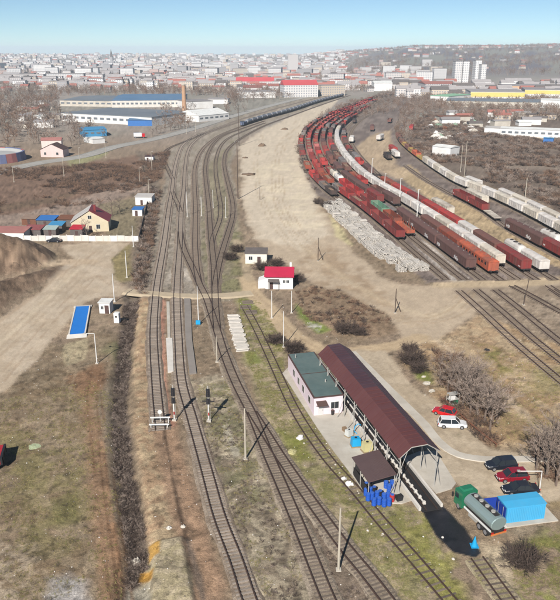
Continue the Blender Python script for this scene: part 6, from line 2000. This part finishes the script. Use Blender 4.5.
scatter('hill_woods', 'leafless woods covering the far hillside', p_, RNG.uniform(.9, 2.2, len(p_)), FTREE, 4)
az_ = RNG.uniform(-160, 345, 4200); D_ = 1300 + 3400 * RNG.random(4200) ** 1.2
kx, ky = (az_ - 280) / 753.0 * D_, D_
p_ = np.c_[kx, ky, terrain(kx, ky)]
scatter('street_trees', 'leafless street trees between the houses of the town', p_, RNG.uniform(.8, 1.7, len(p_)), FTREE, 4)

# ------------------------------------------------------------------ halls and town
def facade(name, wall, glass=(.22, .23, .25), bw=3.2, bh=3.0, wr=.5, hr=.5):
    """wall paint with rows of small windows for buildings too far off to pick them apart"""
    m = bpy.data.materials.new(name)
    m.use_nodes = True
    N, L = m.node_tree.nodes, m.node_tree.links
    bs = N['Principled BSDF']; bs.inputs['Roughness'].default_value = .85
    tc = N.new('ShaderNodeTexCoord'); sep = N.new('ShaderNodeSeparateXYZ'); L.new(tc.outputs['Object'], sep.inputs[0])
    def op(o, a, b_=None):
        n = N.new('ShaderNodeMath'); n.operation = o
        for i, v in enumerate((a, b_)):
            if v is None: continue
            if isinstance(v, (int, float)): n.inputs[i].default_value = v
            else: L.new(v, n.inputs[i])
        return n.outputs[0]
    u = op('FRACT', op('DIVIDE', op('ADD', op('ADD', sep.outputs[0], sep.outputs[1]), 500), bw))
    v = op('FRACT', op('DIVIDE', op('ADD', sep.outputs[2], 300 * bh), bh))
    w = op('MULTIPLY', op('LESS_THAN', op('ABSOLUTE', op('SUBTRACT', u, .5)), wr / 2), op('LESS_THAN', op('ABSOLUTE', op('SUBTRACT', v, .5)), hr / 2))
    oi = N.new('ShaderNodeObjectInfo'); r = N.new('ShaderNodeMapRange'); r.inputs['To Min'].default_value = .82; r.inputs['To Max'].default_value = 1.06
    L.new(oi.outputs['Random'], r.inputs['Value'])
    s = N.new('ShaderNodeVectorMath'); s.operation = 'SCALE'; s.inputs[0].default_value = wall; L.new(r.outputs[0], s.inputs['Scale'])
    mx = N.new('ShaderNodeMix'); mx.data_type = 'RGBA'; L.new(w, mx.inputs['Factor']); L.new(s.outputs[0], mx.inputs['A']); mx.inputs['B'].default_value = (*glass, 1)
    L.new(mx.outputs['Result'], bs.inputs['Base Color'])
    return m
FW = [facade('pale_facade', C(222, 214, 208)), facade('cream_facade', C(214, 198, 178)), facade('grey_facade', C(176, 170, 168)), facade('pinkish_facade', C(204, 172, 160)), facade('white_facade', C(238, 234, 230))]
M_tile = mat('roof_tiles', C(166, 108, 96), .9, .15, .3, rnd=.2)
M_flatr = mat('flat_roof_grey', C(158, 152, 150), .9, .12, .2, rnd=.2)
M_hroof = mat('hall_roof_grey', C(122, 130, 138), .7, .12, .05, dirt=C(150, 152, 150), dirt_amt=.5)
M_hblue = mat('hall_roof_blue', C(96, 132, 166), .7, .12, .05, dirt=C(130, 150, 168), dirt_amt=.5)
M_yelw = mat('yellow_cladding', C(236, 212, 124), .7, .08, .1)
M_brickc = mat('chimney_brick', C(196, 156, 124), .9, .1, .3)
M_fglass = mat('pale_glass', C(120, 126, 132), .3, .1)
def hall(name, lb, cat, x0, x1, y, dpx, H, wm, rm, rise=0.0, roof_over=.3, wins=0, group=None, band=None, rz=None):
    """a hall whose front wall stands on the ground line from (x0, y) to (x1, y) of the photo, reaching back to row dpx"""
    ya, yb = (y if isinstance(y, tuple) else (y, y))
    A, B = G(x0, ya), G(x1, yb)
    L = math.hypot(B[0] - A[0], B[1] - A[1])
    D = dpx if dpx > 0 else 10
    t = thing(name, lb, cat, (A[0], A[1], tz(*A)), math.atan2(B[1] - A[1], B[0] - A[0]), group)
    b = MB(); b.box(0, L, 0, D, -1.5, H); b.build('wall', wm, t)
    b = MB()
    if rise:
        b.loft([[(x, -roof_over, H + .005), (x, D + roof_over, H + .005), (x, D / 2, H + rise)] for x in (-roof_over, L + roof_over)])
    else:
        b.box(-roof_over, L + roof_over, -roof_over, D + roof_over, H + .005, H + .5)
    b.build('roof', rm, t)
    if band:
        b = MB(); b.box(0, L, -.12, -.02, H * band[0], H * band[1]); b.build('band', band[2], t)
    for i in range(wins):
        x = (i + .5) * L / wins
        b = MB(); b.box(x - L / wins * .3, x + L / wins * .3, -.1, .06, H * .42, H * .68); b.build('window', M_fglass, t)
    return t
hall('factory_hall', 'long white factory hall with a grey-blue roof behind the road', 'hall', 62, 152, (121, 126), 62, 6.5, M_wht, M_hroof, 0, wins=14, band=(.72, .98, M_white))
hall('factory_hall', 'wide factory hall with a blue roof and a row of windows', 'hall', 112, 184, (107.5, 107), 120, 7, M_concw, M_hblue, 2, wins=16)
hall('factory_hall', 'low grey hall behind the blue-roofed factory hall', 'hall', 60, 118, (106, 107), 90, 6, M_concr, M_hroof, 1.5, wins=10)
hall('blue_shed', 'bright blue roofed shed in front of the white factory hall', 'shed', 84, 107, (137, 136), 24, 4.5, M_bluer, M_bluer, 1.0, wins=4)
hall('blue_shed', 'low blue shed beside the white factory hall end', 'shed', 128, 152, (126, 126), 18, 4.5, M_bluet, M_hblue, 1.0)
hall('white_shed', 'small white shed by the road bend', 'shed', 93, 105, (144, 143), 14, 3.0, M_wht, M_white, .5)
hall('white_hall', 'white gabled hall beside the asphalt road', 'hall', 199, 229, (122, 119), 28, 5.0, M_wht, M_white, 4.0, wins=6)
hall('white_hall', 'white flat hall behind the brick chimney', 'hall', 188, 213, (109, 108), 30, 7, M_wht, M_flatr)
hall('grey_hall', 'grey hall behind the road trees with pale walls', 'hall', 20, 60, (119, 120), 20, 4, M_concr, M_flatr, .6)
hall('red_roof_shed', 'small red-roofed building above the tank train', 'shed', 243, 262, (93, 93), 40, 7, FW[0], M_tile, 3)
hall('white_depot', 'white depot building just above the tank train', 'hall', 208, 228, (104, 104), 24, 5, M_wht, M_flatr)
hall('white_depot', 'long pale depot left of the red-roofed block', 'hall', 242, 276, (98, 97.5), 40, 7, M_wht, M_flatr)
# lorry by the road
g = G(139, 138)
t = thing('lorry', 'red and white lorry standing by the road near the blue shed', 'lorry', (g[0], g[1], .1), R(20))
b = MB(); b.box(-3.6, 1.8, -1.2, 1.2, 1.0, 3.4); b.build('cargo_box', P_wht, t)
b = MB(); b.box(2.0, 4.0, -1.2, 1.2, .6, 3.0, .1); b.build('cab', P_red, t)
for x in (-2.5, 2.9):
    for y in (-1, 1): wheel(t, x, y, .5, .3)
# brick chimney
g = G(184.5, 112)
t = thing('chimney_stack', 'tall orange brick chimney between the factory halls', 'chimney', (g[0], g[1], 0))
b = MB(); b.bar((0, 0, 0), (0, 0, 25), 2.3, 1.7, n=14); b.build('shaft', M_brickc, t)
b = MB(); b.bar((0, 0, 25.003), (0, 0, 26.2), 2.0, 2.0, n=14); b.build('rim', M_concr, t)
# round stand with red and blue banding
g = G(-12, 160)
t = thing('round_stand', 'round grey building with a red and blue banded wall', 'building', (g[0], g[1], 0))
Rr = 19.0
for k in range(14):
    a0, a1 = R(-100 + k * 20), R(-100 + (k + 1) * 20 - .6)
    b = MB()
    b.loft([[(r_ * math.cos(a), r_ * math.sin(a), z) for r_, z in ((Rr, -.5), (Rr + 1.2, -.5), (Rr + .4, 4.6), (Rr - .6, 4.6))] for a in (a0, (a0 + a1) / 2, a1)])
    b.build('wall_panel', (mat('banner_red', C(176, 116, 112), .8, .12), mat('banner_blue', C(118, 126, 160), .8, .12), mat('banner_blue', C(118, 126, 160)))[k % 3], t)
b = MB(); b.loft([[(r_ * math.cos(2 * math.pi * i / 28), r_ * math.sin(2 * math.pi * i / 28), z) for i in range(28)] for r_, z in ((Rr - .7, -.2), (Rr - .7, 4.2), (Rr - 3, 3.0), (6, 3.6), (1, 3.8))]); b.build('roof', mat('pale_membrane', C(190, 190, 186), .8, .12, .1), t)
h = G(41, 157)
gable_house('pink_wall_house', 'house with a pale pink wall and dark roof by the road bend', 'house', h, R(-4), 13, 9, 4.2, 3.0, mat('pale_pink', C(236, 206, 200), .9, .08), M_edge, wins=((2, 3.2, 0, 0, 1.2, 2.6, 'y-'), (9, 10.2, 0, 0, 1.2, 2.6, 'y-')))
hall('billboard_house', 'pale house right behind the pink-walled house', 'house', 42, 62, (151, 150.5), 8, 6, mat('pale_pink2', C(240, 222, 214), .9, .08), M_shr, 1.5)

# right-hand side: scrap market, shops, halls
hall('long_white_hall', 'long low white hall beyond the grey scrub', 'hall', 500, 580, (136, 139), 16, 5.2, M_wht, M_white, .8, wins=12)
hall('white_hall', 'white shed beside the scrap heaps', 'hall', 484, 503, (134, 135), 14, 4.5, M_wht, M_greyr, .8)
hall('white_barn', 'white shed near the two thin poles in the scrub', 'hall', 432, 450, (155, 157), 10, 5, M_wht, M_white, 1)
hall('grey_hall', 'rusty roofed shed beside the scrap heaps', 'hall', 440, 470, (122.5, 122), 12, 4.5, M_concr, M_rust, .8)
hall('blue_cabin', 'small blue cabin on the bare ground by the long white hall', 'cabin', 543, 553, (143.5, 144), 6, 3.4, M_bluet, M_bluer, .3)
for i in range(26):
    x, y = random.uniform(430, 502), random.uniform(121, 141)
    g = G(x, y)
    rr = random.Random(i + 50)
    b = MB()
    n = 8
    r_ = rr.uniform(2.0, 5.0); h_ = rr.uniform(1.2, 3.2)
    b.loft([[(r_ * k * math.cos(2 * math.pi * j / n) * rr.uniform(.7, 1.3), r_ * k * math.sin(2 * math.pi * j / n) * rr.uniform(.7, 1.3), h_ * z * rr.uniform(.8, 1.2)) for j in range(n)] for k, z in ((1, 0), (.9, .5), (.55, .85), (.2, 1))])
    o = b.build('scrap_heap', (M_concw, M_wht, M_slate, M_concr, M_rust, mat('scrap_green', C(150, 176, 150), .8, .3))[i % 6])
    o.location = (g[0], g[1], -.1)
    tag(o, 'heap of mixed pale scrap beyond the goods yard', 'heap', 'scrap heaps')
hall('shop_hall', 'long hall with a yellow front under the hillside', 'hall', 470, 524, (101.5, 102), 60, 11, M_wht, M_flatr, 0, band=(.5, .95, M_yelw))
hall('shop_hall', 'yellow-banded hall behind the long grey roof', 'hall', 524, 590, (99, 100), 60, 11, M_wht, M_flatr, 0, band=(.55, .95, M_yelw))
hall('grey_warehouse', 'very long low warehouse with a blue-grey roof before the yellow halls', 'hall', 446, 540, (106.5, 108.5), 40, 6, M_concr, M_hroof, 2)
hall('green_hall', 'hall with a greenish front at the end of the warehouse', 'hall', 430, 448, (103, 104), 50, 8, M_wht, mat('green_roof', C(150, 196, 160), .8, .1), 0)
hall('orange_hall', 'hall with a pale orange front below the hillside', 'hall', 505, 580, (94.5, 95), 60, 11, mat('pale_orange', C(236, 190, 150), .8, .08), M_flatr)
hall('white_warehouse', 'white warehouse at the edge of the yellow halls', 'hall', 540, 580, (108, 109), 30, 8, M_wht, M_white, 1)
hall('pale_works', 'pale works building below the two white towers', 'hall', 425, 470, (96, 96), 60, 10, FW[3], M_flatr)
hall('pale_works', 'low pale works by the railway bend', 'hall', 425, 455, (92, 92), 60, 11, FW[0], M_tile, 3)
for i, (x0, x1, y, h_, lb) in enumerate(((454, 461, 84, 38, 'first white tower block below the hill'), (462, 468, 84, 38, 'second white tower block below the hill, close to the first'), (474, 480, 85, 40, 'third white tower block below the hill standing apart'), (480, 485, 85.5, 34, 'shorter white tower block beside the third one'))):
    hall('tower_block', lb, 'tower block', x0, x1, (y, y), 20, h_, FW[4], M_flatr)
t = hall('office_tower', 'pale slab tower rising above the town skyline', 'tower block', 288, 298, (72, 72), 22, 0, FW[2], M_flatr) if False else hall('office_tower', 'pale slab tower rising above the town skyline', 'tower block', 288, 298, (74, 74), 22, 46, FW[0], M_flatr)
hall('red_roof_block', 'large pale apartment block with a bright red roof behind the tank train', 'apartment block', 284, 318, (97.5, 97), 22, 15, FW[4], mat('bright_red_tiles', C(204, 84, 88), .8, .08, .1), 6)
hall('pale_block', 'pale apartment block beside the red-roofed block', 'apartment block', 321, 345, (96, 95.5), 20, 13, FW[1], M_flatr)
hall('red_roof_block', 'long low building with a red roof in front of the town', 'building', 236, 274, (88, 88), 20, 10, FW[0], mat('bright_red_tiles', C(214, 66, 76)), 6)
hall('white_hall', 'white roofed hall where the railway leaves the town', 'hall', 374, 392, (91, 91), 30, 11, M_wht, M_white, 3)
for i, (x0, x1, y, h_) in enumerate(((0, 44, 81.5, 13), (47, 84, 82, 15), (86, 103, 82, 13), (100, 150, 86, 9), (126, 152, 75, 17), (34, 52, 75.5, 24), (148, 205, 83, 12))):
    hall('long_block', f'long white apartment block before the town, {ordn(i)} counted across', 'apartment block', x0, x1, (y, y), 16, h_, FW[4 if i % 2 else 0], M_flatr)
# church spire on the skyline
g = G(112, 66)
t = thing('church', 'church with a dark spire on the town skyline', 'church', (g[0], g[1], tz(*g)))
b = MB(); b.box(-12, 12, -8, 8, -2, 18); b.build('nave', FW[2], t)
b = MB(); b.box(-5, 5, -5, 5, 18.01, 34); b.build('tower', FW[2], t)
b = MB(); b.bar((0, 0, 34), (0, 0, 62), 6, .3, n=8); b.build('spire', M_slate, t)

# the town: blocks and houses one can make out, then the mass behind them
rt_ = random.Random(99)
def unit_block(w, d, h, rise, wm, rm):
    b = MB(); b.box(-w / 2, w / 2, -d / 2, d / 2, -3, h)
    b.cur = 1
    if rise: b.loft([[(x, -d / 2 - .4, h + .01), (x, d / 2 + .4, h + .01), (x, 0, h + rise)] for x in (-w / 2 - .4, w / 2 + .4)])
    else: b.box(-w / 2 - .2, w / 2 + .2, -d / 2 - .2, d / 2 + .2, h + .01, h + .6)
    return b.mesh('town_building', wm, rm)
BL = [unit_block(rt_.uniform(14, 40), 12, rt_.choice((9, 12, 12, 15, 18, 20)), 0, FW[i % 5], M_flatr) for i in range(14)]
HO = [unit_block(rt_.uniform(9, 20), rt_.uniform(8, 11), rt_.uniform(4, 7.5), rt_.uniform(2.5, 4), FW[i % 5], M_tile if i % 3 else M_slate) for i in range(12)]
def place(kind, lb, cat, grp, n_, ylo, yhi, xlo, xhi, pool, far=False):
    for _ in range(n_):
        v = rt_.random()
        y = yhi + (ylo - yhi) * v ** .9
        x = rt_.uniform(xlo, xhi)
        g = G(x, y)
        o = link(kind, pool[rt_.randrange(len(pool))])
        o.location = (g[0], g[1], tz(*g)); o.rotation_euler = (0, 0, rt_.choice((0, 0, .2, -.25, 1.4)) + rt_.uniform(-.1, .1))
        tag(o, lb, cat, grp)
place('apartment_block', 'pale apartment block in the hazy town', 'apartment block', 'apartment blocks of the town', 130, 64, 79, -5, 330, BL)
place('apartment_block', 'small pale apartment block at the foot of the far hill', 'apartment block', 'apartment blocks by the hill', 26, 70, 86, 330, 440, BL[:6])
place('town_house', 'small house with a tiled roof at the edge of the town', 'house', 'houses at the edge of the town', 150, 76, 92, -5, 400, HO)
for _ in range(130):
    D = rt_.uniform(1900, 4000); az = rt_.uniform(335, 565)
    if rt_.random() < .4: D = rt_.uniform(3300, 4000)
    g = ((az - 280) / 753.0 * D, D)
    o = link('hillside_house', HO[rt_.randrange(len(HO))])
    o.location = (g[0], g[1], tz(*g)); o.rotation_euler = (0, 0, rt_.uniform(-.5, .5)); o.scale = (1.1, 1.1, 1.1)
    tag(o, 'small pale house on the far hillside', 'house', 'houses on the far hillside')
SH = [unit_block(rt_.uniform(7, 18), rt_.uniform(6, 9), rt_.uniform(3, 4.5), rt_.uniform(.8, 2.2), (M_wht, M_concr, FW[1])[i % 3], (M_flatr, M_slate, M_tile, M_white)[i % 4]) for i in range(8)]
place('roadside_shed', 'small pale shed among the leafless trees beyond the road', 'shed', 'sheds beyond the road', 18, 102, 134, 2, 58, SH)
place('market_shed', 'small pale shed by the scrap heaps beyond the goods yard', 'shed', 'sheds by the scrap heaps', 16, 116, 133, 436, 556, SH)
b = MB()
MM = [FW[0], FW[1], FW[2], FW[4], M_tile, M_flatr, M_slate]
def mass(n_, ylo, yhi, xlo, xhi, hs):
    for _ in range(n_):
        y = rt_.uniform(ylo, yhi); x = rt_.uniform(xlo, xhi)
        g = G(x, y); z = tz(*g)
        w, d, h_ = rt_.uniform(8, 30), rt_.uniform(8, 14), rt_.choice(hs)
        b.cur = rt_.choice((0, 1, 2, 3, 0, 3))
        b.box(g[0] - w / 2, g[0] + w / 2, g[1] - d / 2, g[1] + d / 2, z - 3, z + h_)
        b.cur = rt_.choice((4, 5, 5, 5, 6))
        if h_ < 12: b.loft([[(xx, g[1] - d / 2 - .4, z + h_ + .01), (xx, g[1] + d / 2 + .4, z + h_ + .01), (xx, g[1], z + h_ + 4)] for xx in (g[0] - w / 2 - .4, g[0] + w / 2 + .4)])
        else: b.box(g[0] - w / 2 - .2, g[0] + w / 2 + .2, g[1] - d / 2 - .2, g[1] + d / 2 + .2, z + h_ + .01, z + h_ + .8)
mass(1800, 58.5, 72, -160, 345, (6, 8, 10, 12, 14, 16))
mass(720, 72, 90, -160, 420, (5, 7, 9, 6, 12))
mass(90, 86, 98, 400, 620, (6, 8, 10))
o = b.build('distant_town', MM); tag(o, 'distant hazy town of pale blocks and red roofs', None, None, 'stuff')

# ------------------------------------------------------------------ haze over the plain
def haze(density, col, aniso):
    b = MB(); b.box(-16000, 16000, -700, 15500, -160.0, 112.0)
    o = b.build('haze', bpy.data.materials.new('haze_air'))
    m = o.data.materials[0]; m.use_nodes = True
    N, L = m.node_tree.nodes, m.node_tree.links
    N.remove(N['Principled BSDF'])
    v = N.new('ShaderNodeVolumePrincipled')
    v.inputs['Color'].default_value = (*col, 1)
    v.inputs['Density'].default_value = density
    v.inputs['Anisotropy'].default_value = aniso
    L.new(v.outputs[0], N['Material Output'].inputs['Volume'])
    return tag(o, 'thin pale haze over the plain', None, None, 'stuff')
haze(0.00012, (.76, .89, 1.0), 0.0)
